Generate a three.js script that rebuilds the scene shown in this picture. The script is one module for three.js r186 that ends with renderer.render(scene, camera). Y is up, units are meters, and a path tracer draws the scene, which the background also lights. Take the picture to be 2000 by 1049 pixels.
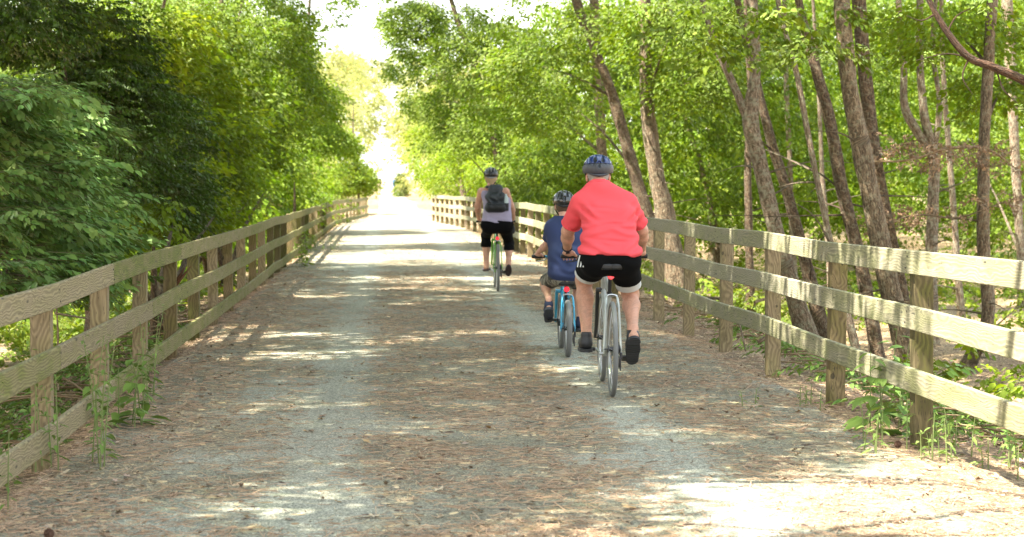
import * as THREE from 'three';
import { mergeGeometries } from 'three/addons/utils/BufferGeometryUtils.js';

// ---------- camera, sky, sun, exposure ----------
const scene = new THREE.Scene();
const EYE = 1.52, FPX = 3700;
const camera = new THREE.PerspectiveCamera(2 * Math.atan(524.5 / FPX) * 180 / Math.PI, 2000 / 1049, 0.1, 3000);
camera.position.set(0, EYE, 0);
camera.rotation.order = 'YXZ';
camera.rotation.set(-Math.atan(160.5 / FPX), -Math.atan(250 / FPX), 0);
camera.userData.fStop = 4.2;
camera.focus = 13.6;
camera.updateMatrixWorld(true);
const SKY = 0.52;
const SUN = new THREE.Vector3(-0.52, 0.84, 0.17).normalize();
{  // hazy bright summer sky, whiter towards the horizon and round the sun
  const W = 256, H = 128, px = new Float32Array(W * H * 4), v = new THREE.Vector3();
  for (let j = 0; j < H; j++) for (let i = 0; i < W; i++) {
    const el = ((j + 0.5) / H - 0.5) * Math.PI, az = ((i + 0.5) / W - 0.5) * 2 * Math.PI;
    v.set(Math.cos(az) * Math.cos(el), Math.sin(el), Math.sin(az) * Math.cos(el));
    const up = Math.max(0, v.y), t = Math.pow(1 - up, 2.2), glow = Math.exp((v.dot(SUN) - 1) * 5) * 0.7, o = (j * W + i) * 4, k = SKY;
    px[o] = k * (0.66 + 0.32 * t + glow); px[o + 1] = k * (0.80 + 0.17 * t + glow * 0.97); px[o + 2] = k * (0.98 - 0.06 * t + glow * 0.88); px[o + 3] = 1;
  }
  const t = new THREE.DataTexture(px, W, H, THREE.RGBAFormat, THREE.FloatType); t.mapping = THREE.EquirectangularReflectionMapping; t.magFilter = t.minFilter = THREE.LinearFilter; t.needsUpdate = true;
  scene.background = t; scene.environment = t;
}
const sunLight = new THREE.DirectionalLight(new THREE.Color(1, 0.94, 0.84), 5);
sunLight.name = 'sun_light';
sunLight.position.copy(SUN).multiplyScalar(120).add(new THREE.Vector3(0, 0, -40));
sunLight.target.position.set(0, 0, -40);
sunLight.castShadow = true;
sunLight.shadow.mapSize.set(4096, 4096);
Object.assign(sunLight.shadow.camera, { left: -70, right: 70, top: 70, bottom: -70, near: 1, far: 300 });
scene.add(sunLight, sunLight.target);
const renderer = new THREE.WebGLRenderer({ antialias: true });
renderer.setSize(1024, 537);
renderer.toneMapping = THREE.LinearToneMapping;
renderer.toneMappingExposure = 5.5;
renderer.shadowMap.enabled = true;

// ---------- helpers ----------
const V = (x, y, z) => new THREE.Vector3(x, y, z);
function rngOf(seed) { let a = seed >>> 0; return () => { a = (a + 0x6d2b79f5) | 0; let t = Math.imul(a ^ (a >>> 15), 1 | a); t = (t + Math.imul(t ^ (t >>> 7), 61 | t)) ^ t; return ((t ^ (t >>> 14)) >>> 0) / 4294967296; }; }
const hash = (x, y, z) => { let h = Math.imul(x | 0, 374761393) ^ Math.imul(y | 0, 668265263) ^ Math.imul(z | 0, 2147483647 - 88); h = Math.imul(h ^ (h >>> 13), 1274126177); return ((h ^ (h >>> 16)) >>> 0) / 4294967296; };
const sm = (t) => t * t * (3 - 2 * t), mix = (a, b, t) => a + (b - a) * t, clamp = (v, a, b) => Math.min(b, Math.max(a, v));
const step = (a, b, x) => sm(clamp((x - a) / (b - a), 0, 1));
function noise2(x, y, s = 0) { const i = Math.floor(x), j = Math.floor(y), u = sm(x - i), v = sm(y - j); return mix(mix(hash(i, j, s), hash(i + 1, j, s), u), mix(hash(i, j + 1, s), hash(i + 1, j + 1, s), u), v); }
function noise3(x, y, z) { const k = Math.floor(z), w = sm(z - k); return mix(noise2(x, y, k * 7 + 3), noise2(x, y, (k + 1) * 7 + 3), w); }
function tileNoise(x, y, px, py, s) { const i = Math.floor(x), j = Math.floor(y), u = sm(x - i), v = sm(y - j), I = (k) => ((k % px) + px) % px, J = (k) => ((k % py) + py) % py; return mix(mix(hash(I(i), J(j), s), hash(I(i + 1), J(j), s), u), mix(hash(I(i), J(j + 1), s), hash(I(i + 1), J(j + 1), s), u), v); }
const at = (px, py, d) => { const v = V((px - 1000) / FPX, (524.5 - py) / FPX, -1).applyEuler(camera.rotation); return v.multiplyScalar(d / -v.z).add(camera.position); };  // the point seen at (px, py), d metres down the trail
const atX = (px, py, X) => at(px, py, X * FPX / (px - 750));  // the point of the plane x = X seen at (px, py)
const used = new Map();
function numbered(name) { const n = used.get(name) ?? 0; used.set(name, n + 1); return n ? name + '_' + String(n).padStart(3, '0') : name; }
function tag(o, label, category, group, kind) { if (label) o.userData.label = label; if (category) o.userData.category = category; if (group) o.userData.group = group; if (kind) o.userData.kind = kind; return o; }
function thing(name, label, category, pos = [0, 0, 0], group) { const o = new THREE.Group(); o.name = numbered(name); o.position.set(...pos); scene.add(o); return tag(o, label, category, group); }
function part(name, geo, mat, parent, kind) {
  const m = new THREE.Mesh(Array.isArray(geo) ? mergeGeometries(geo.map(plain)) : geo, mat);
  m.name = parent === scene ? numbered(name) : name; m.castShadow = m.receiveShadow = true; parent.add(m); if (kind) m.userData.kind = kind; return m;
}
function plain(g) { const h = g.index ? g.toNonIndexed() : g.clone(); for (const k of Object.keys(h.attributes)) if (!['position', 'normal', 'uv'].includes(k)) h.deleteAttribute(k); return h; }
function copies(name, geo, mat, mats, cols, parent, kind) {
  const m = new THREE.InstancedMesh(geo, mat, mats.length); m.name = parent === scene ? numbered(name) : name;
  mats.forEach((x, i) => { m.setMatrixAt(i, x); if (cols) m.setColorAt(i, cols[i]); });
  m.castShadow = m.receiveShadow = true; if (kind) m.userData.kind = kind; parent.add(m); return m;
}
function canvasTex(w, h, draw, srgb = true, wrap = true) {
  const c = document.createElement('canvas'); c.width = w; c.height = h; draw(c.getContext('2d'), w, h);
  const t = new THREE.CanvasTexture(c); if (srgb) t.colorSpace = THREE.SRGBColorSpace; if (wrap) t.wrapS = t.wrapT = THREE.RepeatWrapping; return t;
}
function pixelTex(w, h, f, srgb = true) {  // f(x, y) -> [r, g, b] in 0..1
  const d = new Uint8Array(w * h * 4);
  for (let y = 0, o = 0; y < h; y++) for (let x = 0; x < w; x++, o += 4) { const c = f(x, y); d[o] = clamp(c[0], 0, 1) * 255; d[o + 1] = clamp(c[1], 0, 1) * 255; d[o + 2] = clamp(c[2], 0, 1) * 255; d[o + 3] = 255; }
  const t = new THREE.DataTexture(d, w, h); t.wrapS = t.wrapT = THREE.RepeatWrapping; t.magFilter = t.minFilter = THREE.LinearFilter; if (srgb) t.colorSpace = THREE.SRGBColorSpace; t.needsUpdate = true; return t;
}
const lin = (r, g, b) => new THREE.Color().setRGB(r, g, b);
const std = (o) => new THREE.MeshStandardMaterial(o), phys = (o) => new THREE.MeshPhysicalMaterial(o);
// a round bar of changing thickness through points; radii match points
function limb(pts, radii, seg = 8, rings = 0, rough = 0, seed = 0, cap = true) {
  const curve = new THREE.CatmullRomCurve3(pts, false, 'centripetal'), n = rings || Math.max(2, (pts.length - 1) * 4), P = [], N = [], U = [], I = [];
  const up = V(0, 0, 1), a = V(), b = V(), q = V(); let len = 0, last = null;
  for (let i = 0; i <= n; i++) {
    const t = i / n, c = curve.getPoint(t), tan = curve.getTangent(t), f = t * (pts.length - 1), k = Math.min(pts.length - 2, Math.floor(f)), r = mix(radii[k], radii[k + 1], f - k);
    a.crossVectors(tan, Math.abs(tan.z) > 0.9 ? V(1, 0, 0) : up).normalize(); b.crossVectors(tan, a).normalize();
    if (last) len += c.distanceTo(last); last = c;
    for (let j = 0; j <= seg; j++) {
      const w = j / seg * Math.PI * 2, rr = r * (1 + (rough ? rough * (noise3(Math.cos(w) * 1.7 + seed * 9.1 + 40, Math.sin(w) * 1.7 + 40, len * 3 + seed) - 0.5) * 2 : 0));
      q.copy(a).multiplyScalar(Math.cos(w)).addScaledVector(b, Math.sin(w)); N.push(q.x, q.y, q.z); P.push(c.x + q.x * rr, c.y + q.y * rr, c.z + q.z * rr); U.push(j / seg * Math.max(1, Math.round(r * 6.28 / 0.5)), len / 0.5);
    }
  }
  const S = seg + 1;
  for (let i = 0; i < n; i++) for (let j = 0; j < seg; j++) { const p = i * S + j; I.push(p, p + 1, p + S, p + 1, p + S + 1, p + S); }
  if (cap) for (const [row, flip] of [[0, 0], [n, 1]]) { const c = curve.getPoint(row / n), k = P.length / 3; P.push(c.x, c.y, c.z); const t = curve.getTangent(row / n); N.push(...t.multiplyScalar(flip ? 1 : -1).toArray()); U.push(0, 0); for (let j = 0; j < seg; j++) flip ? I.push(k, row * S + j, row * S + j + 1) : I.push(k, row * S + j + 1, row * S + j); }
  const g = new THREE.BufferGeometry(); g.setAttribute('position', new THREE.Float32BufferAttribute(P, 3)); g.setAttribute('normal', new THREE.Float32BufferAttribute(N, 3)); g.setAttribute('uv', new THREE.Float32BufferAttribute(U, 2)); g.setIndex(I);
  if (rough) g.computeVertexNormals();
  return g;
}
const bar = (a, b, r, seg = 8, r2 = r) => limb([a, b], [r, r2], seg, 1);
function box(w, h, d, x = 0, y = 0, z = 0, bev = 0) {  // chamfered box
  if (!bev) return new THREE.BoxGeometry(w, h, d).translate(x, y, z);
  const s = new THREE.Shape(), W = w / 2 - bev, H = h / 2 - bev; s.moveTo(-W, -H); s.lineTo(W, -H); s.lineTo(W, H); s.lineTo(-W, H); s.closePath();
  return new THREE.ExtrudeGeometry(s, { depth: d - 2 * bev, bevelThickness: bev, bevelSize: bev, bevelSegments: 1, steps: 1 }).translate(x, y, z - d / 2 + bev);
}

// ---------- ground and trail ----------
const rise = (d) => d < 88 ? 0 : 0.0056 * (d - 88) * step(88, 110, d);
function groundY(x, z) {
  const d = -z, far = 1 - step(88, 115, d), L = -1.7, R = 2.85;
  let y = rise(d);
  const edgeL = mix(0.14, 0.07, step(11, 17, d));
  if (x < L) y -= far * (edgeL * step(0, 0.35, L - x) + 0.95 * step(0.2, 3.2, L - x) + 0.1 * (noise2(x * 0.6, z * 0.6, 5) - 0.3) * step(0.3, 2, L - x));
  if (x > R) y -= far * (0.05 * step(0, 0.4, x - R) + 1.05 * step(0.45, 3.6, x - R) - 0.16 * (noise2(x * 0.5 + 9, z * 0.5, 6) - 0.3) * step(0.5, 2, x - R) - 1.2 * step(8, 40, x - R));
  const off = step(0, 0.5, Math.max(L - x, x - R, 0));
  return y + (noise2(x * 3, z * 3, 7) - 0.5) * mix(0.006, 0.05, off) + (noise2(x * 9, z * 9, 8) - 0.5) * mix(0.003, 0.02, off);
}
function sheet(xs, zs, yf, uvs, color) {
  const P = [], U = [], C = [], I = [], n = xs.length;
  zs.forEach((z, j) => xs.forEach((x0, i) => { const x = typeof x0 === 'function' ? x0(z) : x0; P.push(x, yf(x, z), z); U.push(x / uvs[0], -z / uvs[1]); if (color) C.push(...color(x, z)); if (i < n - 1 && j < zs.length - 1) { const k = j * n + i; I.push(k, k + 1, k + n, k + 1, k + n + 1, k + n); } }));
  const g = new THREE.BufferGeometry(); g.setAttribute('position', new THREE.Float32BufferAttribute(P, 3)); g.setAttribute('uv', new THREE.Float32BufferAttribute(U, 2)); if (color) g.setAttribute('color', new THREE.Float32BufferAttribute(C, 3)); g.setIndex(I); g.computeVertexNormals(); return g;
}
function spaced(marks) { const out = []; for (let i = 0; i < marks.length - 1; i++) { const [a, s] = marks[i], b = marks[i + 1][0], n = Math.max(1, Math.round((b - a) / s)); for (let k = 0; k < n; k++) out.push(mix(a, b, k / n)); } out.push(marks.at(-1)[0]); return out; }
// paints brown pine needles, twigs and leaf scraps over a base; the same strokes go to a height map
function litterTextures(W, H, mW, mH, base, density, seed, count) {
  const r = rngOf(seed), browns = ['#a48b68', '#867053', '#b39a74', '#6f5c45', '#c1ab84', '#8f7558', '#534635', '#9a8060', '#d3b98f', '#83674f', '#43322a', '#d8bf98', '#4f3b2f'];
  const col = document.createElement('canvas'), hgt = document.createElement('canvas'); col.width = hgt.width = W; col.height = hgt.height = H;
  const c = col.getContext('2d'), h = hgt.getContext('2d'), id = c.createImageData(W, H), ih = h.createImageData(W, H);
  for (let y = 0, o = 0; y < H; y++) for (let x = 0; x < W; x++, o += 4) { const [R, G, B, Z] = base(x / W * mW, y / H * mH, x, y); id.data[o] = R * 255; id.data[o + 1] = G * 255; id.data[o + 2] = B * 255; id.data[o + 3] = 255; ih.data[o] = ih.data[o + 1] = ih.data[o + 2] = Z * 255; ih.data[o + 3] = 255; }
  c.putImageData(id, 0, 0); h.putImageData(ih, 0, 0);
  const sx = W / mW, sy = H / mH;
  for (let i = 0; i < count; i++) {
    const x = r() * mW, y = r() * mH; if (r() > density(x, y)) continue;
    const kind = r(), ang = r() * 6.283, shade = browns[Math.floor(r() * browns.length)], hz = Math.floor(120 + r() * 110);
    for (const [ox, oy] of [[0, 0], [mW, 0], [-mW, 0], [0, mH], [0, -mH]]) {
      const X = x + ox, Y = y + oy; if (X < -0.2 || X > mW + 0.2 || Y < -0.2 || Y > mH + 0.2) continue;
      c.save(); c.scale(sx, sy); h.save(); h.scale(sx, sy);
      if (kind < 0.93) { const len = 0.04 + 0.08 * (kind * 7.3 % 1), bx = Math.cos(ang) * len / 2, by = Math.sin(ang) * len / 2, k = (kind * 31 % 1 - 0.5) * 0.5; for (const [q, st] of [[c, shade], [h, `rgb(${hz},${hz},${hz})`]]) { q.strokeStyle = st; q.lineWidth = kind < 0.1 ? 0.006 : 0.003; q.beginPath(); q.moveTo(X - bx, Y - by); q.quadraticCurveTo(X - by * k, Y + bx * k, X + bx, Y + by); q.stroke(); } }
      else { const s = 0.012 + 0.03 * (kind * 97 % 1); for (const [q, st] of [[c, shade], [h, `rgb(${hz},${hz},${hz})`]]) { q.fillStyle = st; q.translate(X, Y); q.rotate(ang); q.beginPath(); q.ellipse(0, 0, s, s * (0.3 + 0.4 * (kind * 13 % 1)), 0, 0, 6.283); q.fill(); } }
      c.restore(); h.restore();
    }
  }
  const tex = (k, s) => { const t = new THREE.CanvasTexture(k); t.wrapS = t.wrapT = THREE.RepeatWrapping; if (s) t.colorSpace = THREE.SRGBColorSpace; return t; };
  return [tex(col, true), tex(hgt, false)];
}
const grain = (x, y, s) => hash(x, y, s);
const PW = 5.2, PL = 11, PX0 = -2.0;
const track = (x) => Math.max(Math.exp(-(((x + 0.36) / 0.3) ** 2)), Math.exp(-(((x - 1.6) / 0.27) ** 2)) * 0.95, 0.55 * Math.exp(-(((x + 0.85) / 0.4) ** 2)));
const bare = (X, Y) => clamp(track(X + PX0) * 0.82 + 0.75 * (tileNoise(X * 10 / PW * 1, Y * 20 / PL, 10, 20, 3) - 0.5) + 0.5 * (tileNoise(X * 30 / PW, Y * 50 / PL, 30, 50, 4) - 0.5) + 0.15, 0, 1);
const [trailMap, trailBump] = litterTextures(2048, 2048, PW, PL, (X, Y, x, y) => {
  const b = bare(X, Y), g = grain(x, y, 1), g2 = tileNoise(x / 3, y / 2, 683, 1024, 2), st = tileNoise(X * 60, Y * 1.5, 312, 16, 9);
  const s = 0.59 + 0.30 * (g - 0.5) + 0.30 * (g2 - 0.5) + 0.05 * (st - 0.5) * track(X + PX0), dark = g > 0.93 ? 0.6 : 1;
  const gravel = [s * 1.0, s * 0.98, s * 0.875], n = 0.47 + 0.30 * (g2 - 0.5) + 0.24 * (g - 0.5), need = [n * 0.99, n * 0.95, n * 0.80], t = step(0.05, 0.85, b);
  return [mix(need[0], gravel[0], t) * dark, mix(need[1], gravel[1], t) * dark, mix(need[2], gravel[2], t) * dark, 0.3 + 0.25 * g2 + 0.2 * (g - 0.5)];
}, (X, Y) => mix(1, 0.06, step(0.1, 0.85, bare(X, Y))) * mix(0.25, 1, step(0.35, 0.6, tileNoise(X * 16 / PW, Y * 34 / PL, 16, 34, 13))), 11, 120000);
const [floorMap, floorBump] = litterTextures(1024, 1024, 3, 3, (X, Y, x, y) => {
  const g = grain(x, y, 21), n = tileNoise(x / 6, y / 6, 171, 171, 22), s = 0.34 + 0.2 * (n - 0.5) + 0.12 * (g - 0.5);
  return [s * 1.16, s * 0.93, s * 0.68, 0.2 + 0.4 * n];
}, () => 1, 12, 26000);
{
  const xs = spaced([[-500, 100], [-60, 8], [-12, 1], [-5, 0.16], [7, 0.16], [8, 0.5], [20, 3], [60, 20], [160, 100], [600, 1]]);
  const zs = spaced([[-1000, 90], [-300, 12], [-100, 2], [-50, 0.5], [-30, 0.2], [-6, 0.5], [0, 3], [40, 20], [100, 1]]);
  const G = part('ground', sheet(xs, zs, groundY, [3, 3], (x, z) => { const n = noise2(x * 0.4, z * 0.4, 30), m = noise2(x * 1.7, z * 1.7, 31), k = 0.8 + 0.4 * m; return [k * (0.92 + 0.16 * n), k, k * (1.05 - 0.15 * n)]; }), std({ name: 'forest_floor', map: floorMap, bumpMap: floorBump, bumpScale: 0.012, roughness: 1, vertexColors: true }), scene, 'structure');
}
const wob = (z, s) => 0.22 * (noise2(z * 0.5, s, 33) - 0.5) + 0.12 * (noise2(z * 2.3, s, 34) - 0.5);
let trail;
{
  const cols = []; for (let i = 0; i <= 26; i++) { const t = i / 26; cols.push((z) => mix(mix(-1.8, -0.35, step(78, 100, -z)) + wob(z, 1), mix(2.95, 2.1, step(78, 98, -z)) + wob(z, 2), t)); }
  const zs = spaced([[-420, 10], [-110, 2], [-50, 0.5], [-30, 0.18], [-6, 0.5], [8, 1]]);
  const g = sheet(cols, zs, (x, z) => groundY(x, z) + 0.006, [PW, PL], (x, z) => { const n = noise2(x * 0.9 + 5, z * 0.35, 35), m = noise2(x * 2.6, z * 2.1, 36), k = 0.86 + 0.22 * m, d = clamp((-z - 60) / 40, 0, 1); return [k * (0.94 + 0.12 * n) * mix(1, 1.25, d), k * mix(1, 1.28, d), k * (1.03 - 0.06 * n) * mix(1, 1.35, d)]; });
  const uv = g.attributes.uv; for (let i = 0; i < uv.count; i++) uv.setX(i, uv.getX(i) - PX0 / PW);
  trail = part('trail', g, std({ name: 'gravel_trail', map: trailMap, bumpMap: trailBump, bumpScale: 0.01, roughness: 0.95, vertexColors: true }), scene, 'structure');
}

// ---------- board fences ----------
function woodTextures(seed, c0, c1, moss) {
  const W = 1024, H = 128, r = rngOf(seed), knots = Array.from({ length: 5 }, () => [r() * W, r() * H, 5 + r() * 9]), off = r() * 100, wav = 0.7 + r();
  const field = (x, y) => { let k = 0; for (const [a, b, s] of knots) k += Math.exp(-(((x - a) / (s * 3)) ** 2 + ((y - b) / s) ** 2)) * 2.2; return y / H * 9 + wav * 2.4 * tileNoise(x / 64 + off, y / 50, 16, 3, seed) + 1.1 * tileNoise(x / 20, y / 30, 51, 4, seed + 1) + k * 3; };
  const map = pixelTex(W, H, (x, y) => {
    const f = field(x, y), ring = 0.5 + 0.5 * Math.sin(f * 6.283), fine = tileNoise(x / 12, y * 0.9, 85, 116, seed + 2), blot = tileNoise(x / 40, y / 40, 25, 3, seed + 4), t = clamp(0.7 * ring + 0.6 * fine - 0.15, 0, 1);
    let c = [mix(c0[0], c1[0], t), mix(c0[1], c1[1], t), mix(c0[2], c1[2], t)];
    const m = moss * step(0.35, 0.75, blot * 0.7 + 0.35 * fine), crack = fine < 0.1 ? 0.6 : 1; c = [mix(c[0], c[0] * 0.84, m), mix(c[1], c[1] * 0.93, m), mix(c[2], c[2] * 0.6, m)];
    for (const [a, b, s] of knots) { const q = ((x - a) / s / 0.7) ** 2 + ((y - b) / s / 0.6) ** 2; if (q < 1) c = c.map((v) => v * 0.62); }
    return c.map((v) => v * crack);
  });
  const bump = pixelTex(W, H, (x, y) => { const f = 0.5 + 0.5 * Math.sin(field(x, y) * 6.283), n = tileNoise(x / 12, y * 0.9, 85, 116, seed + 2); const v = 0.55 * f + 0.45 * n; return [v, v, v]; }, false);
  return std({ map, bumpMap: bump, bumpScale: 0.0015, roughness: 0.85 });
}
const W_TAN = [woodTextures(41, [0.44, 0.39, 0.29], [0.62, 0.56, 0.43], 0.15), woodTextures(42, [0.42, 0.37, 0.28], [0.59, 0.53, 0.40], 0.3)];
const W_MOSS = [woodTextures(43, [0.39, 0.36, 0.23], [0.55, 0.51, 0.34], 0.7), woodTextures(44, [0.36, 0.34, 0.20], [0.52, 0.49, 0.30], 0.9), woodTextures(45, [0.42, 0.38, 0.26], [0.58, 0.53, 0.38], 0.5)];
const W_GREY = [woodTextures(46, [0.47, 0.45, 0.36], [0.62, 0.59, 0.49], 0.25), woodTextures(47, [0.44, 0.42, 0.33], [0.58, 0.55, 0.45], 0.4), woodTextures(48, [0.49, 0.47, 0.39], [0.64, 0.61, 0.52], 0.15)];
const W_POST = [woodTextures(49, [0.38, 0.32, 0.21], [0.53, 0.46, 0.32], 0.5), woodTextures(50, [0.32, 0.28, 0.18], [0.45, 0.40, 0.27], 0.9), woodTextures(51, [0.44, 0.38, 0.28], [0.60, 0.53, 0.41], 0.2)];
// a plank swept through points on its centre line (its face looks along +-x), chamfered, uv in board textures
function plank(pts, hgt, thick, off) {
  const b = 0.005, ring = [[-thick / 2 + b, -hgt / 2], [thick / 2 - b, -hgt / 2], [thick / 2, -hgt / 2 + b], [thick / 2, hgt / 2 - b], [thick / 2 - b, hgt / 2], [-thick / 2 + b, hgt / 2], [-thick / 2, hgt / 2 - b], [-thick / 2, -hgt / 2 + b]];
  const P = [], U = []; let len = 0;
  const rows = pts.map((p, i) => { const t = (pts[i + 1] ?? p).clone().sub(pts[i - 1] ?? p); t.y = 0; t.normalize(); const n = V(-t.z, 0, t.x); if (i) len += p.distanceTo(pts[i - 1]); return [p, n, len]; });
  const put = (row, k) => { const [p, n, l] = row, [x, y] = ring[k % 8]; P.push(p.x + n.x * x, p.y + y, p.z + n.z * x); U.push(l / 4.4 + off, (y + hgt / 2) / hgt * 0.92 + x / hgt + off * 3.1); };
  for (let i = 0; i < rows.length - 1; i++) for (let k = 0; k < 8; k++) { put(rows[i], k); put(rows[i], k + 1); put(rows[i + 1], k); put(rows[i], k + 1); put(rows[i + 1], k + 1); put(rows[i + 1], k); }
  for (const [row, f] of [[rows[0], 1], [rows.at(-1), 0]]) for (let k = 1; k < 7; k++) { put(row, 0); if (f) { put(row, k + 1); put(row, k); } else { put(row, k); put(row, k + 1); } }
  const g = new THREE.BufferGeometry(); g.setAttribute('position', new THREE.Float32BufferAttribute(P, 3)); g.setAttribute('uv', new THREE.Float32BufferAttribute(U, 2)); g.computeVertexNormals(); return g;
}
const NAIL = new THREE.CylinderGeometry(0.0055, 0.0055, 0.004, 8).rotateZ(Math.PI / 2), NAIL_M = std({ color: lin(0.10, 0.085, 0.075), roughness: 0.6, metalness: 0.5 });
function fence(name, label, xOf, side, d0, count, tops, joints, woodOf, seed, lower) {
  const F = thing(name, label, 'fence', [xOf(d0), 0, -d0]), r = rngOf(seed), S = 2.17, org = F.position, dz = (i) => d0 + i * S;
  const jit = (rail, i) => (hash(rail, i * 10 | 0, seed) - 0.5) * 0.022 + (hash(0, i | 0, seed) - 0.5) * 0.022;
  for (let i = 0; i < count; i++) {
    const d = dz(i), x = xOf(d), turn = Math.atan2(xOf(d + 1) - xOf(d - 1), 2), gy = groundY(x, -d) - 0.25, top = tops[0] - 0.03 + jit(0, i) - 0.02 * r(), w = 0.108 + 0.012 * r();
    const g = box(w, w, top - gy + rise(d), 0, 0, 0, 0.007).rotateX(-Math.PI / 2).translate(0, (top + gy + rise(d)) / 2, 0);
    const uv = g.attributes.uv, po = g.attributes.position; for (let k = 0; k < uv.count; k++) uv.setXY(k, po.getY(k) / 3 + i * 0.37, (po.getX(k) + po.getZ(k)) / 0.3 + i * 0.21);
    const m = part('post', g, W_POST[Math.floor(r() * 3)], F); m.position.set(x - org.x, 0, -d - org.z); m.rotation.set((r() - 0.5) * 0.03, -turn + (r() - 0.5) * 0.08, (r() - 0.5) * 0.03);
  }
  for (let i = 2; i < 9; i++) tops.forEach((tp, rail) => { for (const [dy, dx] of [[-0.035, -0.02], [0.035, 0.02]]) { const d = dz(i), n = part('nail', NAIL, NAIL_M, F); n.position.set(xOf(d) + side * 0.1068 - org.x, tp - 0.07 + jit(rail, i) + dy, -d + dx + 0.012 - org.z); } });
  tops.forEach((tp, rail) => {
    let a = joints[rail] - 2;
    for (; a < count - 1; a += 2) {
      const b = Math.min(a + 2, count - 1), from = Math.max(a, 0); if (b <= 0) continue;
      const pts = []; for (let s = 0; s <= 8; s++) { const i = mix(from, b, s / 8), lo = Math.floor(i), fr = i - lo, d = dz(i), y = tp - 0.07 + mix(jit(rail, lo), jit(rail, lo + 1), fr) + rise(d) - (lower ? lower(d) : 0); pts.push(V(xOf(d) + side * (0.064 + 0.024) - org.x + side * 0.006 * (noise2(i * 1.7, rail, seed) - 0.5), y, -d - org.z)); }
      const e = 0.0015, q = pts[1].clone().sub(pts[0]).normalize(); pts[0].addScaledVector(q, e); pts.at(-1).addScaledVector(q, -e);
      part('rail_board', plank(pts, 0.14, 0.036, r()), woodOf(rail, a, r), F);
    }
  });
  return F;
}
const leftX = (d) => d < 73 ? -1.95 : -1.95 + (d - 73) * 0.053, rightX = (d) => d < 64 ? 3.2 : 3.2 - (d - 64) * 0.056;
fence('board_fence', 'mossy green three-board fence with a few newer tan boards beside the broad leaved bush', leftX, 1, 10.93 - 2.17 * 2, 41, [0.98, 0.606, 0.205], [3, 2, 3], (rail, a, r) => (rail === 0 && a <= 1) || (rail === 1 && a === 2) || (rail === 2 && a <= 1) ? W_TAN[rail & 1] : W_MOSS[Math.floor(r() * 3)], 61);
fence('board_fence', 'pale grey three-board fence with sunlit near boards between the cyclists and the tall trunks', rightX, -1, 11.07 - 2.17 * 2, 36, [1.15, 0.81, 0.457], [2, 3, 2], (rail, a, r) => W_GREY[Math.floor(r() * 3)], 62);

// ---------- leaves ----------
function leafMat(name, r, g, b, through, rough = 0.55, spec = 0.35) { return phys({ name, color: lin(r, g, b), roughness: rough, transmission: through, thickness: 0, side: THREE.DoubleSide, vertexColors: true, specularIntensity: spec }); }
const M_LEAF = leafMat('green_leaves', 0.16, 0.255, 0.008, 0.6, 0.75), M_BLUE = leafMat('bluish_leaves', 0.15, 0.28, 0.07, 0.4, 0.6, 0.6), M_DARK = leafMat('holly_leaves', 0.075, 0.15, 0.012, 0.45, 0.45, 0.7);
const M_LIME = leafMat('lime_leaves', 0.215, 0.335, 0.008, 0.64, 0.8), M_PALE_GLARE = leafMat('pale_glare_leaves', 0.25, 0.30, 0.09, 0.6, 0.9), M_BROWN = leafMat('withered_leaves', 0.27, 0.20, 0.125, 0.25, 0.9), M_HERB = leafMat('weed_leaves', 0.14, 0.26, 0.05, 0.45, 0.7);  // the pale leaf colour stands in for far haze and glare
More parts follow.
